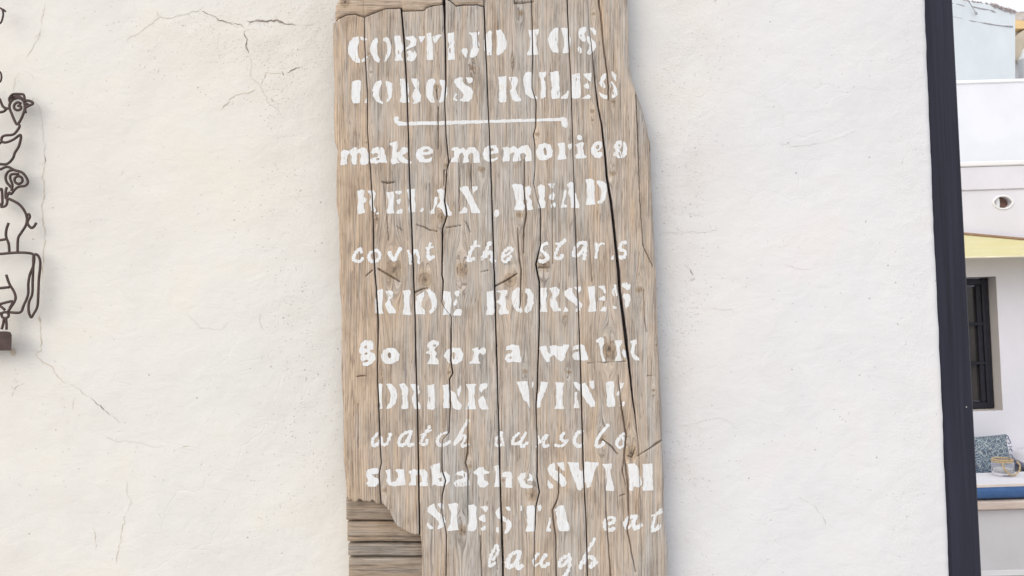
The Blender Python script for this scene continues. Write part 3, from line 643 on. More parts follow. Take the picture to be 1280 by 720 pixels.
ltr('S','B',[[(905,525),(915,540),(912,570),(895,590),(915,620),(912,640),(880,630),(862,605),(875,575),(885,545)],[(958,512),(990,545),(998,580),(985,590),(960,555),(952,540)],[(930,605),(955,590),(985,620),(1003,660),(998,690),(970,712),(955,705),(960,670),(935,640)],[(862,670),(895,685),(925,690),(928,720),(900,720),(875,700)]],wear=.30)
ltr('_','C',[[(533,225),(545,205),(570,208),(575,225),(568,236),(590,245),(700,245),(900,240),(1161,235),(1361,228),(1611,222),(1721,218),(1761,212),(1793,222),(1799,265),(1786,295),(1761,285),(1751,268),(1746,243),(1611,243),(1361,252),(1161,258),(900,268),(640,272),(570,275),(545,255)]],wear=.20)
ltr('m','C',[[(150,470),(170,450),(205,450),(210,460),(245,430),(265,430),(270,450),(305,430),(335,435),(350,470),(352,550),(325,560),(295,555),(290,530),(300,490),(285,470),(270,480),(268,555),(232,558),(228,535),(232,500),(215,475),(200,490),(195,520),(198,552),(150,562),(148,545),(155,510)]])
ltr('a','C',[[(365,470),(380,440),(415,428),(455,430),(470,450),(478,500),(490,548),(460,545),(435,540),(410,550),(370,548),(360,525),(375,505),(415,500),(425,480),(405,470),(385,480)]],[[(408,512),(430,510),(430,524),(412,528)]])
ltr('k','C',[[(505,400),(560,382),(565,420),(560,470),(580,455),(600,430),(640,432),(655,450),(625,475),(600,490),(625,520),(665,530),(668,548),(600,550),(575,525),(560,505),(570,530),(580,545),(525,555),(512,535),(525,500),(528,430),(505,412)]])
ltr('e','C',[[(695,480),(710,445),(745,425),(790,425),(822,450),(818,475),(770,488),(745,490),(760,515),(795,510),(815,500),(808,535),(765,545),(720,535),(700,510)]],[[(750,470),(780,462),(792,450),(770,443),(752,455)]])
ltr('m','C',[[(955,450),(960,435),(1000,428),(1010,445),(1040,432),(1060,450),(1075,432),(1120,430),(1140,450),(1155,470),(1160,540),(1115,545),(1110,480),(1095,470),(1075,490),(1085,540),(1040,545),(1045,500),(1030,470),(1012,480),(1000,520),(1005,545),(950,540),(955,520),(970,500),(975,460)]])
ltr('e','D',[[(18,480),(35,435),(70,415),(110,415),(135,440),(137,470),(100,478),(65,485),(70,510),(100,515),(130,500),(125,520),(95,538),(60,535),(30,515)]],[[(68,458),(100,456),(98,438),(76,438)]])
ltr('m','D',[[(158,430),(200,425),(215,440),(250,420),(275,440),(300,420),(350,415),(368,450),(375,500),(378,530),(330,535),(325,510),(335,490),(315,470),(295,480),(295,530),(240,535),(238,510),(250,470),(235,465),(215,480),(215,530),(168,538),(160,520),(170,490),(172,460)]])
ltr('o','D',[[(405,465),(425,410),(470,398),(510,410),(530,455),(520,500),(480,525),(435,525),(410,500)]],[[(465,430),(480,440),(486,470),(478,492),(465,480),(458,450)]])
ltr('r','D',[[(560,405),(600,395),(615,400),(620,430),(620,490),(632,518),(560,522),(562,500),(575,480),(572,430)],[(632,410),(665,400),(672,420),(665,445),(650,450),(635,430)]])
ltr('i','D',[[(703,345),(720,338),(740,350),(740,370),(720,380),(705,370)],[(690,410),(740,388),(758,400),(750,440),(755,480),(775,500),(760,512),(700,515),(690,495),(710,470),(705,435)]])
ltr('e','D',[[(805,440),(825,395),(860,382),(885,390),(888,420),(875,445),(850,465),(885,462),(890,490),(870,508),(835,505),(812,480)]],[[(840,425),(852,408),(866,420),(862,440),(845,445)]],wear=.28)
ltr('s','D',[[(965,430),(985,385),(1030,378),(1060,395),(1070,440),(1068,480),(1040,510),(1000,508),(965,490),(975,470),(985,455)]],[[(1000,408),(1012,404),(1010,425)],[(1002,470),(1012,464),(1012,482)]],wear=.30)
ltr('R','E',[[(268,110),(300,98),(325,105),(322,150),(340,165),(335,185),(320,200),(325,270),(275,275),(272,230),(275,170)],[(345,110),(385,100),(405,130),(400,160),(390,180),(395,230),(410,245),(400,262),(370,250),(365,215),(355,190),(370,150)],[(410,262),(428,262),(425,280),(408,277)]])
ltr('E','E',[[(482,118),(532,112),(540,150),(535,200),(532,240),(538,272),(482,272),(485,245),(495,200),(488,150)],[(545,110),(598,108),(595,125),(575,140),(545,125)],[(558,180),(585,155),(590,185),(578,212),(562,200)],[(550,272),(560,250),(598,235),(605,255),(595,278)]])
ltr('L','E',[[(630,100),(690,90),(690,130),(688,170),(695,220),(695,262),(645,268),(640,240),(648,190),(640,140)],[(718,255),(745,225),(755,240),(740,265)]])
ltr('A','E',[[(835,150),(855,155),(848,200),(830,235),(835,270),(805,278),(800,265),(820,235),(828,190)],[(848,100),(880,88),(905,110),(905,170),(925,210),(945,255),(960,270),(955,290),(905,285),(890,250),(862,225),(850,235),(848,215),(870,190),(862,130)]])
ltr('X','E',[[(1015,85),(1050,72),(1080,82),(1085,110),(1120,180),(1145,235),(1168,260),(1160,270),(1100,272),(1095,245),(1075,200),(1055,150),(1035,120),(1015,100)],[(1100,75),(1148,72),(1148,95),(1125,112),(1112,132),(1108,110)],[(1015,265),(1045,222),(1070,240),(1068,268),(1020,275)]])
ltr(',','F',[[(102,270),(108,245),(130,242),(142,262),(138,285),(118,302),(105,295)]])
ltr('R','F',[[(225,65),(250,58),(300,60),(318,80),(320,120),(318,170),(325,215),(318,248),(250,250),(248,230),(262,200),(250,140),(245,95)],[(328,85),(355,70),(372,90),(370,130),(355,150),(375,185),(378,215),(388,245),(345,252),(335,215),(345,180),(330,160)]])
ltr('E','F',[[(415,80),(440,58),(470,70),(475,110),(468,160),(475,200),(472,232),(425,235),(420,200),(430,160),(420,110)],[(488,55),(545,52),(540,75),(525,98),(510,85)],[(500,140),(535,115),(545,135),(540,165),(522,178),(500,160)],[(510,210),(545,185),(550,205),(545,230),(515,232)]])
ltr('A','F',[[(615,95),(632,110),(620,160),(605,200),(632,215),(630,230),(585,235),(585,222),(600,170)],[(628,65),(660,42),(682,50),(690,110),(710,180),(725,215),(720,232),(660,228),(658,200),(655,160),(640,130),(645,90)]])
ltr('D','F',[[(768,25),(800,15),(830,30),(832,90),(830,140),(838,205),(775,212),(768,195),(778,150),(775,90)],[(848,32),(890,38),(915,60),(920,110),(912,160),(885,200),(855,200),(850,185),(870,170),(880,130),(878,90),(850,55)]])
ltr('c','E',strokes=[([(302,528),(270,545),(245,585),(250,615),(285,620),(308,600)],26),([(302,528),(300,550)],24)])
ltr('o','E',strokes=[([(395,540),(360,565),(358,600),(385,622),(425,605),(434,565),(415,542)],26)])
ltr('u','E',strokes=[([(505,560),(520,590),(542,608),(565,560),(585,525)],30)])
ltr('n','E',strokes=[([(642,545),(655,585),(655,632)],20),([(662,600),(680,555),(698,545),(716,590),(712,632)],24)])
ltr('t','E',strokes=[([(800,490),(785,530),(785,580),(795,602),(822,588)],26),([(772,520),(822,515)],18)])
ltr('t','E',strokes=[([(1135,475),(1110,520),(1090,560),(1075,612),(1110,602)],28),([(1095,512),(1160,506)],18)])
ltr('h','F',strokes=[([(75,482),(45,540),(12,605)],30),([(35,590),(70,552),(86,570),(80,615),(105,617)],26)])
ltr('e','F',strokes=[([(165,590),(225,550),(228,525),(195,530),(162,575),(165,612),(190,622),(222,585)],24)])
ltr('s','F',strokes=[([(485,490),(455,502),(445,540),(480,570),(490,598),(465,618),(432,615)],27)],wear=.24)
ltr('t','F',strokes=[([(612,468),(575,505),(550,560),(550,600),(588,592),(595,575)],27),([(550,492),(615,482)],14)])
ltr('a','F',strokes=[([(765,485),(725,488),(690,525),(678,575),(712,575),(745,540),(768,492),(762,560),(752,605)],27)])
ltr('r','F',strokes=[([(842,490),(850,540),(842,590)],27),([(850,520),(875,492),(897,492)],18)])
ltr('s','F',strokes=[([(1062,482),(1025,490),(1018,530),(1055,550),(1045,590),(1015,590)],27),([(968,578),(962,600)],20)])
ltr('R','G',[[(415,190),(455,180),(462,200),(455,260),(450,320),(465,362),(415,362),(418,330),(425,280),(418,230)],[(400,250),(412,250),(412,350),(400,358)],[(475,200),(510,190),(530,205),(528,240),(512,258),(520,290),(550,340),(550,360),(500,360),(485,330),(475,290),(490,265),(498,235)]])
ltr('I','G',[[(595,195),(650,188),(662,200),(652,240),(652,320),(665,365),(655,372),(600,368),(602,345),(612,320),(610,230)]])
ltr('D','G',[[(700,235),(760,195),(755,230),(735,280),(740,310),(765,340),(762,365),(695,365),(692,310),(695,270)],[(770,190),(800,180),(830,210),(850,260),(848,310),(825,350),(800,365),(790,345),(812,320),(810,270),(790,230)]],wear=.24)
ltr('E','G',[[(885,205),(905,195),(945,205),(955,260),(950,320),(945,370),(888,368),(895,320),(905,280),(892,240)],[(970,205),(1010,190),(1012,230),(995,240),(980,225)],[(965,290),(985,250),(998,270),(985,305),(970,305)],[(965,360),(985,330),(1020,325),(1032,345),(1025,372),(970,375)]])
ltr('H','H',[[(46,202),(98,190),(100,250),(108,350),(90,372),(46,368),(52,320)],[(118,195),(200,185),(200,205),(185,240),(190,320),(212,345),(208,362),(140,367),(135,345),(150,300),(135,285),(115,275),(140,255),(148,215)]])
ltr('O','H',[[(238,200),(270,168),(290,170),(290,220),(292,300),(310,340),(300,358),(268,345),(240,310),(230,250)],[(330,178),(360,178),(388,220),(392,280),(375,330),(345,355),(320,350),(325,320),(345,280),(345,230),(328,205)]])
ltr('R','H',[[(440,175),(485,168),(488,220),(480,260),(485,300),(490,350),(435,350),(445,300),(438,240)],[(500,175),(550,162),(578,185),(575,220),(548,245),(560,275),(570,315),(590,330),(585,345),(535,348),(515,310),(505,260),(525,225),(518,195)]],wear=.22)
ltr('S','H',[[(615,195),(650,170),(670,172),(672,200),(690,235),(725,270),(745,300),(730,335),(700,350),(690,340),(705,310),(680,285),(640,260),(612,225)],[(680,168),(735,165),(735,190),(715,210),(700,190)],[(605,345),(615,310),(640,325),(640,348)]])
ltr('E','H',[[(780,165),(832,158),(838,180),(835,240),(840,300),(845,345),(800,348),(785,340),(795,290),(790,220)],[(860,160),(905,155),(915,210),(900,215),(890,185),(862,172)],[(862,252),(900,230),(908,250),(905,268),(870,262)],[(870,345),(885,315),(905,305),(915,320),(910,348)]])
ltr('S','H',[[(960,180),(972,175),(980,230),(970,240),(956,210)],[(968,150),(984,145),(1000,225),(990,237)],[(960,300),(995,315),(990,328),(960,325)],[(1030,145),(1060,130),(1095,150),(1090,180),(1070,195),(1050,180),(1030,165)],[(1045,215),(1085,220),(1092,260),(1080,310),(1060,328),(1050,290),(1055,260),(1040,235)]],wear=.24)
ltr('g','I',[[(168,155),(180,110),(215,88),(260,90),(272,110),(270,155),(240,165),(280,190),(285,225),(265,255),(225,278),(190,270),(195,250),(180,230),(185,190),(170,180)]],[[(205,132),(222,125),(226,145),(205,150)],[(195,240),(235,230),(235,243),(200,251)],[(205,184),(225,179),(228,190),(208,196)]])
ltr('o','I',[[(325,200),(345,158),(385,140),(430,145),(465,190),(455,235),(410,260),(365,262),(335,240)]],[[(385,175),(398,180),(402,205),(392,224),(380,208),(376,190)]])
ltr('f','I',[[(662,130),(680,100),(715,85),(750,100),(750,125),(725,135),(715,155),(735,180),(725,210),(745,240),(750,262),(665,262),(680,230),(685,195),(652,185),(655,175),(680,160)]],[[(703,122),(722,118),(725,130),(706,135)]])
ltr('o','I',[[(782,200),(805,160),(850,140),(900,145),(928,190),(915,235),(875,265),(815,250)]],[[(846,172),(868,182),(864,222),(850,228),(840,200)]])
ltr('r','I',[[(985,150),(1030,140),(1035,160),(1070,138),(1090,155),(1085,185),(1065,195),(1045,180),(1035,205),(1040,245),(1052,260),(965,258),(970,245),(990,235),(1000,180)]])
ltr('a','J',[[(70,165),(75,135),(115,120),(165,128),(172,170),(185,215),(180,250),(130,245),(85,250),(60,225),(75,190),(115,175),(115,160),(95,158)]],[[(92,212),(112,204),(114,219),(97,223)]])
ltr('w','J',[[(310,135),(360,128),(370,150),(375,175),(395,190),(388,130),(430,122),(480,135),(485,120),(535,122),(530,135),(505,190),(495,230),(470,245),(440,225),(420,195),(400,210),(388,215),(390,240),(370,248),(345,215),(325,165)]])
ltr('a','J',[[(555,160),(565,128),(605,118),(645,130),(650,170),(668,215),(665,235),(600,235),(570,230),(550,205),(560,185),(600,170),(600,155),(570,155)]])
ltr('l','J',[[(725,90),(760,62),(785,75),(785,110),(772,140),(780,200),(795,245),(775,250),(758,200),(752,140),(745,105),(728,105)]])
ltr('k','J',[[(858,90),(915,85),(915,110),(900,135),(905,190),(915,240),(860,248),(865,225),(878,190),(870,130)],[(922,150),(940,170),(945,215),(930,215),(912,180)],[(970,95),(1015,80),(1025,110),(1010,135),(1005,160),(1005,195),(1038,215),(1042,240),(1010,238),(985,210),(975,175),(985,130)]],wear=.24)
ltr('D','I',[[(300,408),(325,402),(340,410),(335,460),(330,520),(340,585),(300,585),(305,520),(298,450)],[(365,405),(405,402),(435,440),(445,490),(430,550),(400,582),(368,588),(370,565),(390,540),(398,490),(385,440)]],wear=.24)
ltr('R','I',[[(458,408),(500,402),(525,440),(520,500),(528,585),(475,588),(472,570),(485,530),(478,450)],[(540,410),(585,402),(608,425),(605,470),(580,500),(600,535),(615,565),(612,590),(570,585),(555,545),(550,505),(565,460),(550,435)]],wear=.22)
ltr('I','I',[[(662,415),(712,408),(712,440),(718,500),(720,580),(705,592),(665,588),(662,560),(672,500)]],[[(676,500),(684,500),(684,545),(676,540)]])
ltr('N','I',[[(772,415),(820,408),(822,470),(820,530),(825,580),(775,585),(780,530),(778,450)],[(835,450),(865,470),(890,530),(915,560),(912,590),(880,595),(845,580),(840,530)],[(905,410),(908,450),(890,500),(878,490),(880,450)]])
ltr('K','I',[[(945,405),(1020,402),(1010,430),(1005,500),(1008,560),(1018,590),(942,592),(948,570),(962,530),(965,460),(950,430)],[(1045,410),(1075,398),(1105,405),(1100,430),(1070,450),(1055,470),(1040,450)],[(1028,520),(1065,485),(1080,520),(1100,560),(1110,590),(1060,592),(1040,575)]])
ltr('W','J',[[(145,388),(230,385),(235,430),(240,490),(245,580),(225,540),(200,520),(175,460),(160,420)],[(325,390),(378,390),(372,430),(345,490),(325,540),(322,575),(298,578),(296,530),(300,490),(320,440)],[(262,400),(274,380),(272,430),(262,440)]])
ltr('I','J',[[(425,395),(495,392),(492,410),(485,440),(485,540),(495,585),(425,585),(435,560),(438,480),(435,420)]],wear=.12)
ltr('N','J',[[(560,390),(590,392),(612,410),(610,460),(590,450),(570,415)],[(622,405),(645,395),(665,430),(690,480),(720,540),(718,570),(690,575),(655,540),(630,490),(618,460)],[(570,465),(588,462),(592,520),(608,570),(605,582),(560,582),(560,570),(572,540)],[(678,385),(712,378),(712,430),(698,448),(680,420)]])
ltr('E','J',[[(795,395),(850,385),(858,420),(855,480),(865,530),(862,570),(815,575),(800,560),(805,500)],[(900,400),(932,395),(930,405),(915,440),(903,440)],[(870,490),(885,455),(898,460),(895,490)],[(895,570),(905,545),(930,528),(938,540),(930,568)]])
ltr('w','K',strokes=[([(300,185),(270,225),(268,268),(300,264),(325,215)],25),([(328,225),(335,262),(370,258),(395,192)],25)])
ltr('a','K',strokes=[([(540,170),(495,185),(458,230),(462,268),(500,262),(530,215),(545,172),(525,235),(530,272),(562,262)],27)])
ltr('t','K',strokes=[([(680,130),(650,180),(625,225),(620,262),(655,262),(660,235)],25),([(612,198),(690,160)],16)])
ltr('c','K',strokes=[([(802,175),(760,195),(738,232),(750,268),(795,264),(826,244)],25)])
ltr('h','K',strokes=[([(955,92),(920,155),(880,228),(860,262)],28),([(880,245),(925,200),(938,215),(912,275),(965,262)],24)])
ltr('s','K',strokes=[([(1200,180),(1168,215),(1155,255),(1175,275),(1212,262)],24),([(1200,180),(1205,225),(1214,270)],18)],wear=.24)
ltr('u','L',strokes=[([(165,185),(130,215),(122,255),(160,255),(190,220),(215,182),(180,250),(190,278),(232,248)],24)])
ltr('n','L',strokes=[([(305,200),(312,240),(292,278)],18),([(322,250),(350,205),(372,198),(348,245),(352,278),(380,270)],22)],wear=.24)
ltr('s','L',strokes=[([(492,178),(472,215),(495,240),(518,235),(480,272),(435,270)],24)])
ltr('e','L',strokes=[([(628,172),(590,182),(570,220),(572,255),(602,278),(628,262)],28)])
ltr('t','L',strokes=[([(812,128),(760,188),(735,238),(730,275),(770,268),(782,248)],28)])
ltr('s','L',strokes=[([(925,188),(890,225),(875,262),(900,290),(928,262),(918,205)],24)])
ltr('s','K',[[(215,480),(225,450),(265,435),(300,435),(318,455),(310,475),(265,480),(275,500),(305,510),(312,545),(285,570),(235,572),(212,545),(235,530),(222,505)]])
ltr('u','K',[[(358,450),(395,440),(395,500),(405,540),(430,530),(450,500),(445,470),(425,450),(440,440),(495,445),(500,500),(508,555),(430,570),(385,562),(365,530),(375,495)]])
ltr('n','K',[[(525,460),(570,440),(590,450),(640,440),(662,470),(665,520),(670,568),(605,568),(612,540),(625,530),(620,490),(595,485),(580,490),(585,560),(530,565),(528,550),(545,530),(542,480)]])
ltr('b','K',[[(683,425),(720,405),(755,395),(755,430),(752,470),(800,462),(828,490),(825,530),(790,565),(740,568),(710,555),(690,570),(700,520),(695,460)]],[[(742,512),(765,504),(772,530),(752,536)]])
ltr('a','K',[[(860,490),(880,462),(920,450),(955,470),(965,510),(970,560),(920,570),(870,572),(852,545),(870,520),(920,512),(925,495),(890,490)]],wear=.27)
ltr('t','K',[[(1000,460),(1035,430),(1070,428),(1080,450),(1115,460),(1110,475),(1078,480),(1075,520),(1100,530),(1110,550),(1080,575),(1045,572),(1025,545),(1030,490),(1000,475)]],wear=.12)
ltr('h','K',[[(1145,420),(1185,410),(1195,440),(1195,500),(1195,570),(1145,575),(1155,540),(1158,470)],[(1206,470),(1241,460),(1271,465),(1279,500),(1276,560),(1283,580),(1226,580),(1231,550),(1231,500),(1206,500)]])
ltr('e','L',[[(155,510),(175,475),(215,465),(215,500),(200,520),(215,545),(250,560),(270,560),(262,578),(225,585),(180,572)],[(240,470),(262,490),(268,530),(245,525),(225,535),(228,515),(245,505)]])
ltr('S','L',[[(385,410),(420,395),(430,410),(430,450),(470,470),(500,500),(512,540),(500,570),(475,572),(460,545),(425,520),(385,480),(372,445)],[(445,395),(490,390),(498,420),(500,455),(480,450),(455,420)],[(372,520),(395,540),(420,560),(415,585),(385,585),(375,560)]])
ltr('W','L',[[(515,395),(600,392),(605,440),(625,460),(640,430),(645,390),(745,395),(745,410),(720,450),(700,520),(690,570),(660,585),(645,540),(640,570),(610,598),(590,590),(570,530),(545,470),(530,420)]])
ltr('I','L',[[(770,405),(845,402),(840,420),(830,450),(840,520),(858,580),(855,600),(790,602),(795,580),(805,540),(800,470),(785,430)]])
ltr('M','L',[[(955,405),(1005,400),(1030,430),(1050,500),(1060,540),(1045,580),(1000,570),(995,600),(950,600),(968,560),(965,480)],[(1062,405),(1140,402),(1138,440),(1140,600),(1065,600),(1060,580),(1072,550),(1068,450)]])
ltr('S','M',[[(680,185),(715,170),(720,200),(745,235),(785,265),(802,300),(785,340),(750,358),(735,355),(750,320),(745,295),(700,260),(665,230),(663,205)],[(735,172),(765,165),(782,180),(785,210),(765,208),(745,190)],[(665,300),(685,325),(710,345),(705,360),(675,358),(662,335)]])
ltr('I','M',[[(820,175),(860,165),(890,175),(882,220),(880,280),(885,330),(895,365),(810,370),(812,352),(830,320),(838,240),(825,205)]],wear=.12)
ltr('E','M',[[(960,185),(1000,175),(1022,190),(1020,240),(1025,300),(1022,355),(1000,372),(960,368),(958,350),(972,300),(968,230)],[(1050,195),(1085,182),(1105,195),(1102,220),(1085,235),(1070,215)],[(1038,275),(1060,250),(1085,250),(1088,300),(1070,305),(1045,292)],[(1055,350),(1085,325),(1090,345),(1085,365),(1060,368)]])
ltr('S','M',[[(1165,220),(1190,195),(1202,200),(1205,260),(1235,270),(1275,300),(1280,340),(1250,385),(1225,390),(1225,375),(1240,350),(1235,310),(1200,290),(1170,270),(1158,240)],[(1228,195),(1265,190),(1275,220),(1255,225)],[(1165,340),(1185,340),(1185,390),(1165,375)]])
ltr('T','N',[[(178,180),(190,185),(188,225),(175,222)],[(225,185),(275,178),(285,200),(285,270),(278,330),(280,375),(210,375),(215,355),(228,320),(222,240)],[(300,185),(325,178),(335,195),(325,225),(308,225)]])
ltr('A','N',[[(385,270),(398,268),(398,320),(385,345),(405,355),(400,375),(362,375),(365,360),(378,320)],[(425,215),(455,185),(490,180),(505,230),(520,290),(535,350),(530,372),(460,372),(450,340),(438,310),(440,270)]])
ltr('e','N',strokes=[([(805,322),(850,308),(860,280),(825,272),(790,300),(795,345),(830,365),(858,350)],27)])
ltr('a','N',strokes=[([(1005,262),(965,275),(940,310),(948,345)],30),([(1018,262),(1000,305),(1010,350),(1052,330)],30),([(965,350),(1000,300)],20)])
ltr('t','N',strokes=[([(1205,215),(1165,255),(1145,310),(1140,368),(1175,352),(1188,335)],27),([(1130,262),(1208,236)],18)])
ltr('l','M',strokes=[([(1170,470),(1135,530),(1118,585),(1118,625),(1160,600)],26),([(1172,472),(1178,520),(1140,580)],24)])
ltr('a','N',strokes=[([(165,520),(115,540),(85,590),(90,630),(130,615),(165,565),(172,525),(155,600),(160,638),(190,625)],32)])
ltr('u','N',strokes=[([(305,535),(275,585),(280,625)],24),([(360,545),(328,595),(345,630),(385,602)],30),([(285,625),(330,590)],14)])
ltr('g','N',strokes=[([(528,545),(475,575),(458,622),(500,612),(540,560),(530,640),(500,695),(460,715)],27)])
ltr('h','N',strokes=[([(715,432),(670,510),(620,600),(615,632)],28),([(640,600),(675,560),(715,578),(690,630),(732,600)],30)])

def poly_sdf(x, y, poly):
    """signed distance (negative inside)"""
    d2 = np.full(x.shape, 1e9); ins = np.zeros(x.shape, bool); n = len(poly)
    for i in range(n):
        x0, y0 = poly[i]; x1, y1 = poly[(i + 1) % n]; dx, dy = x1 - x0, y1 - y0
        t = np.clip(((x - x0) * dx + (y - y0) * dy) / (dx * dx + dy * dy + 1e-9), 0, 1)
        d2 = np.minimum(d2, (x - x0 - t * dx) ** 2 + (y - y0 - t * dy) ** 2)
        if abs(dy) > 1e-9:
            c = ((y0 > y) != (y1 > y)) & (x < (x1 - x0) * (y - y0) / dy + x0); ins ^= c
    return np.where(ins, -1, 1) * np.sqrt(d2)
def iso_mesh(X, Y, D):
    """marching squares, D<0 filled; returns points (k,2) and triangles"""
    nr, nc = X.shape; tris = []; pts = []; cache = {}
    xs = X[0]; ys = Y[:, 0]
    def vp(i, j):
        key = (i, j)
        if key not in cache: cache[key] = len(pts); pts.append((xs[j], ys[i]))
        return cache[key]
    def ep(i, j, k, l):
        key = (i, j, k, l)
        if key not in cache:
            a, b = D[i, j], D[k, l]; t = a / (a - b)
            cache[key] = len(pts); pts.append((xs[j] + (xs[l] - xs[j]) * t, ys[i] + (ys[k] - ys[i]) * t))
        return cache[key]
    N = D < 0
    cnt = N[:-1, :-1].astype(int) + N[1:, :-1] + N[1:, 1:] + N[:-1, 1:]
    for i, j in zip(*np.nonzero(cnt)):
        c = [(i, j), (i + 1, j), (i + 1, j + 1), (i, j + 1)]; out = []
        for q in range(4):
            a, b = c[q], c[(q + 1) % 4]; na, nb = N[a], N[b]
            if na: out.append(vp(*a))
            if na != nb: out.append(ep(*min(a, b), *max(a, b)))
        for q in range(1, len(out) - 1): tris.append((out[0], out[q], out[q + 1]))
    return np.array(pts), np.array(tris, int)
for li, (ch, tile, polys, holes, strokes, wear) in enumerate(LT):
    ps = [tp(tile, p) for p in polys]; hs = [tp(tile, p) for p in holes]; ss = [(tp(tile, p), wd / K) for p, wd in strokes]
    allp = [q for p in ps for q in p] + [q for p, _ in ss for q in p]
    ax = [q[0] for q in allp]; ay = [q[1] for q in allp]; pad = 4
    st = .6
    xs = np.arange(math.floor(min(ax)) - pad, max(ax) + pad, st); ys = np.arange(math.floor(min(ay)) - pad, max(ay) + pad, st)
    X, Y = np.meshgrid(xs, ys)
    wx = X + .9 * fbm(X / 5, Y / 5, 2, 2); wy = Y + .9 * fbm(X / 5 + 40, Y / 5, 5, 2)
    D = np.full(X.shape, 50.0)
    for p in ps: D = np.minimum(D, poly_sdf(wx, wy, p))
    for p, wd in ss:
        q = [(a, b, wd * 1.0 * (.85 + .3 * math.sin(3 * t + li))) for t, (a, b) in enumerate(catmull(p, 4).tolist())]
        D = np.minimum(D, seg_dist(wx, wy, q, 12))
    for p in hs: D = np.maximum(D, -poly_sdf(wx, wy, p))
    u, v = grain_uv(X, Y)
    D = D + .60 * fbm(u / 1.5, v / 9, 3, 2) + .05                       # ragged edge that follows the grain
    wn_ = .5 + .5 * fbm(u / 1.7, v / 11, 9, 3) + .22 * fbm(X / 9, Y / 9, 12, 2)
    D = np.maximum(D, (wn_ - (1.0 - wear)) * 9)                       # flaked streaks
    cdm = crack_d(X, Y); sdm = seam_d(X, Y)
    D = np.maximum(D, .30 - cdm); D = np.maximum(D, .28 - sdm)
    if not (D < 0).any(): continue
    pts, tris = iso_mesh(X, Y, D)
    h, gu, gv = Hb(pts[:, 0], pts[:, 1])
    W = P(pts[:, 0], pts[:, 1], BY); W[:, 1] = BY - h - .00035
    tris = tris[:, ::1]
    o = np_mesh('painted_letter' if ch != '_' else 'painted_underline', W, tris, M_PAINT, None, True, np.stack([gu, gv], -1))
    under(o, board)
    o['label'] = 'white painted underline stroke with hooked ends' if ch == '_' else ('small white painted comma' if ch == ',' else 'white stencilled %s %s' % ('capital' if ch.isupper() else 'small letter', ch))
print('letters', len(LT))

# ------------------------------------------------------------------ black post at the end of the wall
post = MB()
yt = 0.016
zt, zb = 3.0, -0.02
xr = float(P(1209.5, 360, yt)[0]); xl_ = float(P(1165, 360, .03)[0]) - .012
post.box((xl_, yt, zb), (xr, yt + .085, zt), .0025)
o = post.build('door_post', M_POST); tag(o, 'dark navy painted wooden door post at the right end of the plaster wall', 'post')

# ------------------------------------------------------------------ iron animal sculpture at the left
art = empty('animal_wall_sculpture', PT(0, 300, -.03), 'brown iron wire sculpture of stacked farm animals at the left edge', 'sculpture')
def wires(name, groups, ox, oy, k, r=.0021):
    mb = MB()
    for g in groups:
        closed = g[0] == 'c'; pts = g[1:] if closed else g
        q = [(ox + a / k, oy + b / k) for a, b in pts]
        q = catmull(q, 5, closed)
        W = [tuple(P(a, b, -.020)) for a, b in q]
        mb.tube(W, r, 8, closed, .8)
    o = mb.build(name, M_IRON, None, True); under(o, art); return o
wires('rooster', [[(75,165),(70,140),(90,112),(110,105),(150,106),(175,110),(184,135),(178,160)], [(85,150),(100,128),(150,128),(172,150)],
   ['c',(135,135),(100,145),(75,175),(72,210),(90,260),(118,322),(132,330),(155,300),(178,245),(186,210),(180,165),(160,142)],
   [(158,178),(135,168),(110,182),(106,210),(125,226),(150,222),(158,205),(145,192),(132,198)],
   [(180,155),(215,155),(240,165),(246,178),(225,190),(195,205),(188,220),(193,248)], [(188,172),(215,188)],
   [(0,148),(20,195),(45,212),(72,213)], [(-20,246),(0,242),(30,235),(50,213)],
   [(130,325),(147,345),(125,385),(95,410),(40,416),(15,430),(13,460),(45,468),(100,447),(150,412),(156,440),(140,500),(112,545),(95,590),(50,630),(-20,628)],
   [(15,460),(-20,490)],
   [(-20,246),(-140,300),(-260,240),(-330,120),(-390,40),(-420,120),(-380,240),(-430,330),(-360,400),(-420,470),(-300,560),(-160,620),(-20,628)],
   [(0,148),(-90,60),(-240,60),(-330,120)], [(-20,490),(-120,520),(-200,470)]], 0, 100, 6)
wires('pig', [[(-40,66),(0,65),(50,47),(100,70),(150,85),(182,120),(193,155),(175,178),(130,185),(100,207),(78,235),(62,222)], [(95,68),(60,78),(40,112),(45,150),(75,188),(85,200)],
   [(130,97),(80,100),(70,125),(85,170),(80,215)], ['c',(128,112),(152,125),(153,152),(128,165),(104,152),(104,125)],
   [(48,188),(40,215),(40,265),(62,225)], [(40,262),(75,275),(130,305),(168,350),(186,400),(180,450),(150,500),(125,545),(122,638)],
   [(60,435),(45,480),(42,530),(60,580),(65,638)], [(-20,558),(0,555),(45,548)], [(182,382),(200,376),(206,395),(190,430),(200,455),(218,470),(236,460),(252,435)],
   [(-20,204),(0,205),(12,206),(16,300),(0,312)], [(5,326),(38,318),(50,290),(46,262)],
   [(-40,66),(-180,60),(-330,120),(-420,240),(-420,400),(-360,520),(-350,638)], [(-290,638),(-300,560),(-240,520),(-120,552),(-20,558)], [(-20,204),(-30,260),(0,312)]], 0, 200, 5.54)
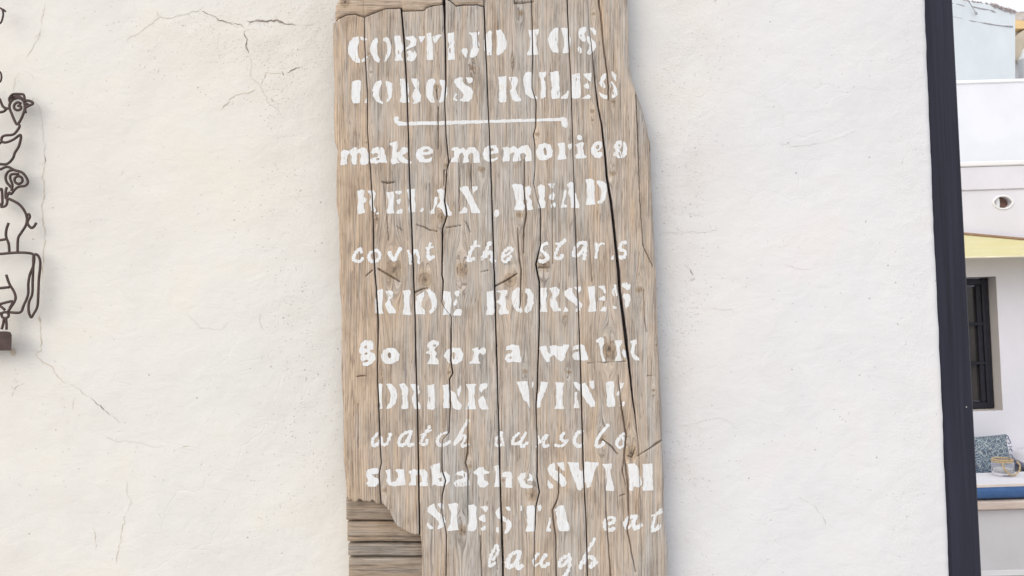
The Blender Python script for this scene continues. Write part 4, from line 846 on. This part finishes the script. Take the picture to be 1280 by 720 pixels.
wires('cow', [[(-500,44),(-100,40),(0,38),(100,30),(180,32),(217,48),(215,110),(192,170),(182,230),(180,300),(152,370),(130,413),(62,413)],
   ['c',(217,48),(243,48),(259,95),(250,200),(246,290),(240,375),(215,425),(200,445),(185,410),(186,350),(207,295),(210,210),(214,120)],
   [(40,172),(60,230),(92,285),(99,330),(72,378),(50,410)], [(-30,262),(0,258),(60,252)], [(-20,362),(0,360),(50,347),(82,345),(62,385)], [(-10,372),(8,378),(32,398)],
   ['c',(32,412),(52,420),(54,440),(32,452),(12,440),(12,420)], [(-10,425),(8,418)],
   [(26,452),(20,490),(10,522)], [(38,452),(42,490),(42,525)], [(-500,44),(-560,120),(-520,260),(-560,380),(-540,500)], [(-540,500),(-480,500),(-470,400),(-380,320),(-240,300),(-120,330),(-30,262)]], 0, 310, 5.14)
wires('tail_curl', [[(-40,50),(0,60),(18,75),(24,110),(12,160),(-6,180)], [(18,74),(26,72),(42,88)]], 0, 0, 6, .0015)
wires('wing_curl', [[(-30,520),(0,540),(10,565),(8,600),(-4,618)], [(8,578),(16,578)]], 0, 0, 6, .0015)
mb = MB()
a = P(-95, 414, -.026); b = P(14.6, 438.6, -.026)
q = [(-95,413.5),(8,414.2),(13,415),(14.8,419),(14.2,438),(-94,441)]
for (Yq) in (0,):
    V = [tuple(P(x, y, -.030)) for x, y in q] + [tuple(P(x, y, -.022)) for x, y in q]; n = len(q)
    mb.add(V, [tuple(range(n - 1, -1, -1)), tuple(range(n, 2 * n))] + [(i, (i + 1) % n, n + (i + 1) % n, n + i) for i in range(n)])
mb.tube([tuple(P(4, 428, -.022)), tuple(P(4, 428, .003))], .003, 8)
o = mb.build('base_block', M_IRON); under(o, art)
mb = MB(); mb.tube([tuple(P(13.5, 470.5 - 350, -.026)), tuple(P(13.5, 470.5 - 350, .003))], .0022, 8)
o = mb.build('wall_pin', M_IRON); under(o, art)

# ------------------------------------------------------------------ ground
def ground_mat():
    M = NT('terrace_paving', .85, .2); v = M.coord()
    M.base(M.ramp(M.noise(v, 5, 5, .6), [(.3, (.40, .37, .35)), (.7, (.50, .465, .44))])); M.bump(M.noise(v, 60, 4), .3, .003); return M.m
mb = MB(); mb.add([(-1200,-1200,0),(1200,-1200,0),(1200,1200,0),(-1200,1200,0)], [(0,1,2,3)])
o = mb.build('ground', ground_mat()); o['kind'] = 'structure'

# ------------------------------------------------------------------ house across the courtyard
M_HOUSE = plain('limewashed_house', (.74, .73, .77), .9, .05, 3, .35, 40)
M_UP = plain('pale_blue_limewash', (.80, .86, .88), .9, .05, 2.2, .35, 25)
M_EDGE = plain('bright_lime_coping', (.84, .84, .84), .9, .03, 5, .3, 40)
M_REV = plain('beige_window_reveal', (.56, .52, .49), .9, .05, 6, .2, 50)
M_FRAME = plain('black_window_frame', (.018, .018, .026), .5, .2, 20)
M_GLASS = plain('dark_window_glass', (.034, .031, .030), .12, .3, 3, spec=.5)
house = empty('courtyard_house', (3.0, 3.6, 0), 'white stepped house wall with dark window seen past the black post', 'house')
YH = 3.60
def X_(px, py, Y): return float(P(px, py, Y)[0])
def Z_(px, py, Y): return float(P(px, py, Y)[2])
hx1 = X_(1249.5, 430, YH); hz1 = Z_(1240, 345.5, YH); hz0 = Z_(1240, 513.5, YH); hx0 = hx1 - .62
zt1 = Z_(1240, 208, YH)                       # top of the first terrace wall
# eye-shaped drain hole
c = (1253.5, 253.0)
eye = []
for i in range(20):
    t = i / 20 * 2 * math.pi; rx, ry = 12.2, 8.2
    ex = rx * math.cos(t); ey = ry * math.copysign(abs(math.sin(t)) ** .92, math.sin(t)) * (1 - .30 * abs(math.cos(t)) ** 3)
    p = P(c[0] + ex, c[1] - ey, YH); eye.append((float(p[0]), float(p[2])))
hole = [(hx0, hz0), (hx1, hz0), (hx1, hz1), (hx0, hz1)]
V, Fc = holed([(.4, -.02), (9, -.02), (9, zt1), (.4, zt1)], [hole, eye], YH, YH + .16)
o = mesh_obj('wall', V, Fc, M_HOUSE); under(o, house)
# coping ledge and shallow string course
mb = MB(); mb.box((.4, YH - .022, zt1), (9, YH + .9, zt1 + .030), .006); o = mb.build('coping', M_EDGE); under(o, house)
zs = Z_(1240, 237, YH)
mb = MB(); mb.box((.4, YH - .012, zs), (9, YH - .0005, zt1 - .002), .003); o = mb.build('plaster_band', M_HOUSE); under(o, house)
# rim, clay and pipe of the drain
mb = MB(); mb.tube([(x, YH - .002, z) for x, z in eye], .0058, 8, True); o = mb.build('vent_rim', M_EDGE, None, True); under(o, house)
cx, cz = sum(e[0] for e in eye) / 20, sum(e[1] for e in eye) / 20
M_CLAY = plain('brown_clay_tile', (.20, .12, .095), .9, .3, 30, .3, 60)
mb = MB(); n = 14; V = []
for i in range(n):                            # curved roof tile closing the hole
    a = -1.35 + 2.7 * i / (n - 1)
    V += [(cx + .022 + .085 * math.sin(a), YH + .075 - .03 * math.cos(a), cz - .09), (cx + .022 + .085 * math.sin(a), YH + .075 - .03 * math.cos(a), cz + .09)]
mb.add(V, [(2*i, 2*i+2, 2*i+3, 2*i+1) for i in range(n-1)]); mb.box((cx - .12, YH + .080, cz - .1), (cx + .12, YH + .095, cz + .1))
o = mb.build('clay_tile', M_CLAY, None, True); under(o, house)
mb = MB(); mb.lathe([(.014, -.035), (.017, -.02), (.0175, .02), (.014, .036)], (cx - .020, YH + .03, cz), 16); o = mb.build('vent_pipe', M_EDGE, None, True); under(o, house)
# window reveal + frame + panes
rt = .018
mb = MB()
mb.box((hx1 - .0015, YH + .001, hz0), (hx1 + .03, YH + .155, hz1)); mb.box((hx0, YH + .001, hz1 - .0015), (hx1 - .002, YH + .155, hz1 + .03))
mb.box((hx0 - .03, YH + .001, hz0), (hx0 + .0015, YH + .155, hz1 - .002)); o = mb.build('window_reveal', M_REV); under(o, house)
mb = MB(); mb.box((hx0, YH + .001, hz0 - .03), (hx1 - .002, YH + .155, hz0 + .0015)); o = mb.build('window_sill', M_REV); under(o, house)
fy = YH + .075; fw = .040
win = MB(); X0, X1, Z0, Z1 = hx0 + .002, hx1 - .004, hz0 + .003, hz1 - .008
win.box((X0, fy, Z0), (X0 + fw, fy + .05, Z1), .004); win.box((X1 - fw, fy, Z0), (X1, fy + .05, Z1), .006)
win.box((X0 + fw, fy + .002, Z1 - fw), (X1 - fw, fy + .048, Z1 - .002), .004); win.box((X0 + fw, fy + .002, Z0 + .002), (X1 - fw, fy + .048, Z0 + fw), .004)
wo = win.build('window', M_FRAME); under(wo, house)
iz0, iz1 = Z0 + fw, Z1 - fw; ph = (iz1 - iz0) / 3
for i in range(1, 3):
    m2 = MB(); z = iz0 + ph * i; m2.box((X0 + fw, fy + .006, z - .009), (X1 - fw, fy + .030, z + .009), .002); q = m2.build('glazing_bar', M_FRAME); q.parent = wo
m2 = MB(); m2.box((X1 - fw - .030, fy + .012, iz0), (X1 - fw - .002, fy + .034, iz1), .003); q = m2.build('inner_sash', M_FRAME); q.parent = wo
for i in range(3):
    m2 = MB(); m2.box((X0 + fw, fy + .034, iz0 + ph * i + .009), (X1 - fw, fy + .038, iz0 + ph * (i + 1) - .009)); q = m2.build('pane', M_GLASS); q.parent = wo
# second terrace wall, set back
Y2 = 4.7; z2 = Z_(1240, 101, Y2)
mb = MB(); mb.box((.4, Y2, -.02), (10, Y2 + .3, z2)); o = mb.build('upper_wall', plain('cool_limewash', (.73, .745, .79), .9, .05, 3, .35, 40)); under(o, house)
mb = MB(); mb.box((.4, Y2 - .012, z2 - .018), (10, Y2 + .31, z2 + .008), .006); o = mb.build('upper_coping', M_EDGE); under(o, house)

# ------------------------------------------------------------------ upper building behind, receding to the right
up = empty('pale_blue_building', (4.5, 7.5, 0), 'pale blue washed upper building with ragged roof edge under the white sky', 'building')
def yawp(px, py, base=6.6, ax=1192, k=.0062): return P(px, py, base + k * (px - ax))
def upq(pts, k=.0062): return [Vector(yawp(a, b, 6.6, 1192, k).tolist()) for a, b in pts]
roofline = [(1100,-14),(1150,-8),(1190,-3),(1205,0.5),(1215,2),(1226,3),(1240,5.2),(1247,8),(1254,10.5),(1262,12.6),(1269,14.5)]
front = upq(roofline) ; bot = upq([(1269, 230), (1100, 240)])
dirb = Vector((-.45, 1, 0)).normalized() * 2.2
mb = MB(); F0 = front + bot; n = len(F0)
mb.add([tuple(v) for v in F0] + [tuple(v + dirb) for v in F0], [tuple(range(n - 1, -1, -1)), tuple(range(n, 2 * n))] + [(i, (i + 1) % n, n + (i + 1) % n, n + i) for i in range(n)])
o = mb.build('wall', M_UP); under(o, up)
def bead(name, pts, r, mat, out=.012, seed=1):
    W = [Vector(yawp(a, b).tolist()) + Vector((-.01, -out, 0)) for a, b in catmull(pts, 6)]
    rr = [r * (.35 + 1.1 * float(vn(i * .5 + seed, seed * 1.7, 3))) for i in range(len(W))]
    m = MB(); m.tube(W, rr, 6); o = m.build(name, mat, None, True); under(o, up)
M_LINE = plain('grey_mortar_line', (.45, .44, .46), .9, .2, 30)
bead('cornice_line', [(1150,14),(1192,21.5),(1216,27),(1232,29.5),(1248,32),(1266,33.5)], .007, M_LINE, .010, 2)
bead('cornice_line', [(1185,4),(1198,6),(1206,8.5)], .008, M_LINE, .010, 5)
bead('cornice_line', [(1214,8.5),(1228,11.5),(1238,13),(1245,16)], .008, M_LINE, .010, 7)
# loose rubble along the roof edge
M_RUB = plain('roof_edge_rubble', (.50, .45, .44), .95, .35, 25, .5, 50)
r = random.Random(4); mb = MB()
for i in range(230):
    px = r.uniform(1200, 1268) if r.random() < .35 else r.uniform(1238, 1268)
    rl = float(np.interp(px, [p[0] for p in roofline], [p[1] for p in roofline]))
    p = yawp(px, rl + abs(r.gauss(0, 1.0)) - .3); s = r.uniform(.008, .026) * (1 if px > 1238 else .6)
    c_ = Vector(p.tolist()) + Vector((0, -.004, 0)); V = []
    for v in ((1,0,0),(-1,0,0),(0,1,0),(0,-1,0),(0,0,1),(0,0,-1)):
        V.append(tuple(c_ + Vector(v) * s * r.uniform(.5, 1.2)))
    mb.add(V, [(0,2,4),(2,1,4),(1,3,4),(3,0,4),(2,0,5),(1,2,5),(3,1,5),(0,3,5)])
o = mb.build('rubble_edge', M_RUB); under(o, up); o['kind'] = 'stuff'
m = MB(); m.tube([tuple(yawp(1203, -2) + np.array([0, -.05, 0])), tuple(yawp(1206, 2) + np.array([0, -.05, 0])), tuple(yawp(1217.5, 19) + np.array([0, -.04, 0]))], .005, 6)
m.tube([tuple(yawp(1216.5, 17) + np.array([0, -.04, 0])), tuple(yawp(1218, 20) + np.array([0, -.04, 0]))], .013, 6)
o = m.build('stay_wire', M_LINE); under(o, up)

# ------------------------------------------------------------------ ochre and white chimney tower at the far right
tw = empty('ochre_tower', (5.4, 8.6, 0), 'ochre and white plastered tower with arched niche at the top right corner', 'tower')
YT = 7.35
M_OCH = plain('ochre_plaster', (.80, .58, .30), .9, .12, 6, .3, 30); M_TW = plain('white_tower_plaster', (.80, .80, .80), .9, .05, 6, .4, 30)
M_STONE = plain('grey_rubble_top', (.50, .46, .43), .95, .3, 14, .6, 22)
def slab(name, pts, Y, dep, mat, parent):
    F0 = [PT(a, b, Y) for a, b in pts]; n = len(F0); m = MB()
    m.add([tuple(v) for v in F0] + [(v.x, v.y + dep, v.z) for v in F0], [tuple(range(n - 1, -1, -1)), tuple(range(n, 2 * n))] + [(i, (i + 1) % n, n + (i + 1) % n, n + i) for i in range(n)])
    o = m.build(name, mat); under(o, parent); return o
slab('rubble_top', [(1262,13),(1272,14.5),(1285,14),(1330,12),(1330,27),(1285,26.5),(1262,23.8)], YT + .12, .6, M_STONE, tw)
slab('ochre_band', [(1262,24),(1285,26.7),(1330,27.3),(1330,36),(1262,35.5)], YT + .10, .6, M_OCH, tw)
slab('white_body', [(1262,35.7),(1330,36.3),(1330,150),(1262,150)], YT + .20, .6, M_TW, tw)
arch = [(1267.5,75),(1265.5,58),(1265.3,52.5),(1268,48.5),(1272,45),(1275,41),(1279,38),(1290,36),(1302,40),(1308,48),(1311,58),(1310,75)]
slab('arched_niche', arch, YT + .10, .09, plain('niche_sand_plaster', (.56, .49, .39), .9, .1, 6, .3, 30), tw)
ct = P(1283.5, 80, YT)
m = MB(); pxm = (YT - CAMP.y) / F
m.lathe([(.104, -.34), (.106, .028), (.112, .030), (.112, .036), (.100, .05), (.078, .10), (.060, .14), (.048, .16)], (float(ct[0]), float(ct[1]) - .05, float(ct[2])), 28)
o = m.build('chimney_pot', M_TW, None, True); under(o, tw)
m = MB()
for a in (-.9, -.3, .3, .9):
    x = float(ct[0]) + .106 * math.sin(a); y = float(ct[1]) - .05 - .106 * math.cos(a); m.box((x - .006, y - .004, float(ct[2]) - .15), (x + .006, y + .01, float(ct[2]) - .02), .001)
o = m.build('smoke_slot', M_LINE); under(o, tw)

# ------------------------------------------------------------------ yellow awning
def awn_mat():
    M = NT('yellow_awning_canvas', .8, .1)
    v = M.coord(scale=(1, 1, 1)); M.base(M.ramp(M.noise(M.coord(scale=(.4, 1, 9)), 9, 4), [(.35, (.88, .83, .49)), (.7, (.91, .88, .60))]))
    M.b.inputs['Transmission Weight'].default_value = 0.0
    t = M.n('ShaderNodeBsdfTranslucent', i_Color=(.85, .76, .42, 1)); mx = M.n('ShaderNodeMixShader', i_Fac=.35)
    M.t.links.new(M.b.outputs[0], mx.inputs[1]); M.t.links.new(t.outputs[0], mx.inputs[2])
    M.t.links.new(mx.outputs[0], M.t.nodes['Material Output'].inputs['Surface']); return M.m
aw = empty('yellow_awning', (3.2, YH, 2.0), 'sunlit pale yellow canvas awning on the courtyard house wall above window', 'awning')
a0, a1 = PT(1150, 288.5, YH - .03), PT(1400, 311, YH - .03)       # back, top edge
b0_, b1_ = PT(1150, 323.3, YH - .30), PT(1400, 318.0, YH - .30)
m = MB(); nx, ny = 40, 8; V = []
for j in range(ny + 1):
    for i in range(nx + 1):
        u_, v_ = i / nx, j / ny; p = a0.lerp(a1, u_).lerp(b0_.lerp(b1_, u_), v_)
        V.append((p.x, p.y, p.z - .012 * math.sin(math.pi * v_) + .003 * math.sin(u_ * 40) * v_))
n = len(V); V2 = V + [(x, y, z - .004) for x, y, z in V]
Fq = [(j*(nx+1)+i, j*(nx+1)+i+1, (j+1)*(nx+1)+i+1, (j+1)*(nx+1)+i) for j in range(ny) for i in range(nx)]
m.add(V2, [f[::-1] for f in Fq] + [tuple(n + q for q in f) for f in Fq])
o = m.build('canvas', awn_mat(), None, True); under(o, aw)
m = MB(); m.tube([tuple(a0 + Vector((0, 0, .006))), tuple(a1 + Vector((0, 0, .006)))], .009, 8); o = m.build('top_rail', plain('brown_rail', (.30, .20, .13), .7), None, True); under(o, aw)
m = MB(); m.tube([tuple(b0_), tuple(b1_)], .006, 8); o = m.build('front_bar', plain('cream_bar', (.75, .70, .52), .6), None, True); under(o, aw)

# ------------------------------------------------------------------ bench, cushions, table, jar
YB = 3.17
bn = empty('masonry_bench', (3.2, 3.3, 0), 'white masonry bench with pale wooden front edge under the window', 'bench')
zb1 = Z_(1250, 635, YB); zb2 = Z_(1250, 625.5, YB)
m = MB(); m.box((.6, YB, -.02), (8, YH + .0, zb1 - .005), .01); o = m.build('base', plain('grey_white_plaster', (.67, .66, .67), .9, .05, 4, .4, 30)); under(o, bn)
m = MB(); m.box((.6, YB - .035, zb1), (8, YH - .002, zb2), .004)
def pale_wood():
    M = NT('pale_bench_wood', .6, .3); v = M.coord(scale=(1, 1, 14)); M.base(M.ramp(M.noise(v, 6, 5), [(.35, (.62, .50, .42)), (.7, (.74, .63, .55))])); return M.m
o = m.build('wooden_edge', pale_wood()); under(o, bn)
m = MB(); m.box((.6, YB - .008, -.01), (8, YB - .001, .028), .002); o = m.build('skirting', M_EDGE); under(o, bn)
def rounded(name, x0, x1, y0, y1, z0, z1, r, mat, sub=3):
    m = MB(); m.box((x0, y0, z0), (x1, y1, z1), r); o = m.build(name, mat, None, True)
    b = o.modifiers.new('s', 'SUBSURF'); b.levels = b.render_levels = 2; return o
M_BLUE = plain('blue_cotton', (.06, .13, .29), .9, .12, 25, .3, 300)
zs2 = Z_(1250, 609, YB)
o = rounded('seat_cushion', .9, 6, YB - .01, YH - .02, zb2 + .002, zs2, .015, M_BLUE); tag(o, 'flat blue cotton seat pad lying on the masonry bench', 'cushion')
def pat_mat():
    M = NT('patterned_cotton', .9, .1); v = M.coord(scale=(1, 1, 1))
    vo = M.n('ShaderNodeTexVoronoi', i_Vector=v, i_Scale=26, i_Randomness=.35)
    ringv = M.math('SINE', M.math('MULTIPLY', vo.outputs['Distance'], 26))
    c = M.ramp(ringv, [(.25, (.12, .15, .19)), (.5, (.25, .32, .36)), (.8, (.36, .43, .45))])
    s = M.n('ShaderNodeSeparateColor', i_Color=vo.outputs['Color']).outputs
    c = M.mix(M.math('MULTIPLY', M.math('LESS_THAN', vo.outputs['Distance'], .16), M.math('GREATER_THAN', s[0], .35)), c, (.10, .07, .12))
    n = M.noise(v, 85, 3); c = M.mix(M.math('MULTIPLY', M.math('GREATER_THAN', n, .60), .6), c, (.55, .54, .50)); 
    c = M.mix(M.math('MULTIPLY', M.math('LESS_THAN', n, .40), .6), c, (.07, .09, .15))
    M.base(c); return M.m
def pillow(name, c, w_, h_, t_, mat, tilt, roll=0.0, n=22):
    V = []; Fc = []
    for s in (1, -1):
        for j in range(n + 1):
            for i in range(n + 1):
                a, b = i / n * 2 - 1, j / n * 2 - 1
                th = t_ / 2 * (max(0, (1 - a * a)) * max(0, (1 - b * b))) ** .36
                pin = 1 - .07 * (a * a * (1 - b * b) + b * b * (1 - a * a)) * 0 ; sh = 1 - .06 * (1 - a * a) * abs(b) ; sw = 1 - .06 * (1 - b * b) * abs(a)
                V.append((a * w_ / 2 * sw, -s * th, b * h_ / 2 * sh))
    N = (n + 1) ** 2
    for s in (0, 1):
        for j in range(n):
            for i in range(n):
                q = [s * N + j * (n + 1) + i, s * N + j * (n + 1) + i + 1, s * N + (j + 1) * (n + 1) + i + 1, s * N + (j + 1) * (n + 1) + i]
                Fc.append(tuple(q if s == 0 else q[::-1]))
    R = Matrix.Rotation(roll, 4, 'Y') @ Matrix.Rotation(tilt, 4, 'X')
    Rm = Matrix.Translation(c) @ R
    return mesh_obj(name, [tuple(Rm @ Vector(v)) for v in V], Fc, mat, None, True), Rm
# patterned cushion leaning on the wall
zc0 = zs2; YC = YH - .17
ptop = Z_(1250, 545, YC); hh_ = ptop - zc0; wC = .42
xr_ = X_(1264, 575, YC)
cu = empty('patterned_cushion', (xr_ - wC / 2, YC, zc0), 'blue grey patterned cushion with dark tassels beside the glass jar', 'cushion')
cc = Vector((xr_ - wC / 2, YC, zc0 + hh_ / 2 + .004))
o, Rm = pillow('cover', cc, wC, hh_, .13, pat_mat(), math.radians(-14), math.radians(-1.5)); under(o, cu)
m = MB(); r = random.Random(9)
for i in range(11):
    z = -hh_ / 2 + hh_ * (i + .3) / 10.6
    p = Vector((wC / 2 - .004, 0, z)); L_ = r.uniform(.008, .020)
    pts = [Rm @ p, Rm @ (p + Vector((L_ * .5, -.006, r.uniform(-.012, .012)))), Rm @ (p + Vector((L_, -.002, r.uniform(-.03, .01))))]
    m.tube([tuple(q) for q in catmull([tuple(q) for q in pts], 3)], .0028, 5)
o = m.build('tassel_fringe', plain('dark_blue_thread', (.12, .16, .27), .9), None, True); under(o, cu)
o, _ = pillow('white_cushion', Vector((xr_ + .25, YC - .02, zs2 + .075)), .42, .36, .14, plain('white_cotton', (.74, .73, .78), .9, .04, 8, .2, 200), math.radians(-84), math.radians(2))
tag(o, 'plain white cushion lying flat to the right of the patterned cushion', 'cushion')
# table with a white top
ZT = .66
def Yat(px, py, z):                             # depth of a pixel on a horizontal plane
    dc = np.array([(px - 640) / F, -(py - 360) / F, -1.0]); dw = R_ @ dc; t = (z - CAMP.z) / dw[2]; return float(CAMP.y + t * dw[1])
yb_, yf_ = Yat(1250, 590.2, ZT), Yat(1250, 605.0, ZT)
tb = empty('white_table', (X_(1300, 600, yf_), yf_ + .1, 0), 'narrow white topped table in front of the bench holding the glass jar', 'table')
tx0, tx1 = X_(1206, 600, yf_), X_(1206, 600, yf_) + 1.1
M_TT = plain('white_tabletop', (.77, .75, .77), .55, .03, 5)
m = MB(); m.box((tx0, yf_ + .004, ZT - .012), (tx1, yb_, ZT), .003); o = m.build('tabletop', M_TT); under(o, tb)
m = MB(); m.box((tx0, yf_ - .004, ZT - .013), (tx1, yf_ + .0035, ZT + .0005), .002); o = m.build('edge_strip', plain('cream_edge', (.74, .67, .60), .6)); under(o, tb)
for (lx, ly) in ((tx0 + .03, yf_ + .03), (tx1 - .03, yf_ + .03), (tx0 + .03, yb_ - .03), (tx1 - .03, yb_ - .03)):
    m = MB(); m.box((lx - .018, ly - .018, 0), (lx + .018, ly + .018, ZT - .0145), .002); o = m.build('leg', M_TT); under(o, tb)
# jar
yj = Yat(1254, 596.5, ZT) + .045; jx = X_(1254, 596, yj); pj = (yj - CAMP.y) / F
jar = empty('glass_jar', (jx, yj, ZT), 'small glass candle jar with gold rope handle standing on the white table', 'jar')
MG = NT('clear_thick_glass', .08, .5); MG.b.inputs['Transmission Weight'].default_value = .85; MG.b.inputs['IOR'].default_value = 1.3; MG.base((.86, .86, .88))
m = MB(); R0 = 12.6 * pj; H0 = 19.5 * pj
m.lathe([(R0 * .82, .001), (R0 * .98, .006), (R0, .02), (R0, H0 * .80), (R0 * .86, H0 * .93), (R0 * .84, H0), (R0 * .78, H0), (R0 * .80, H0 * .92), (R0 * .93, H0 * .78), (R0 * .93, .024), (R0 * .8, .016)], (jx, yj, ZT), 28)
o = m.build('glass_body', MG.m, None, True); under(o, jar)
M_ROPE = plain('gold_rope', (.50, .38, .22), .6, .3, 120, .5, 500)
m = MB()
for dz, rr in ((-.002, .0042), (.006, .0036)):
    m.tube([(jx + R0 * .9 * math.cos(a), yj + R0 * .9 * math.sin(a), ZT + H0 * .93 + dz) for a in np.linspace(0, 2 * math.pi, 29)[:-1]], rr, 7, True)
o = m.build('rope_rim', M_ROPE, None, True); under(o, jar)
hp = [(-.55, .92), (-.62, .75), (-.40, .40), (.05, .10), (.55, .08), (1.0, .35), (1.08, .68), (.80, .92)]
m = MB(); m.tube([(jx + a * R0, yj - R0 * (1.02 + .04 * i), ZT + b * H0 + .004) for i, (a, b) in zip([0,.5,.8,1,1,.6,.2,0], catmull(hp, 1).tolist()[:8])], .0042, 7)
o = m.build('rope_handle', M_ROPE, None, True); under(o, jar)
m = MB(); m.lathe([(R0 * .72, .02), (R0 * .72, H0 * .42), (.002, H0 * .42)], (jx, yj, ZT), 20); o = m.build('candle', plain('white_wax', (.78, .77, .74), .5), None, True); under(o, jar)
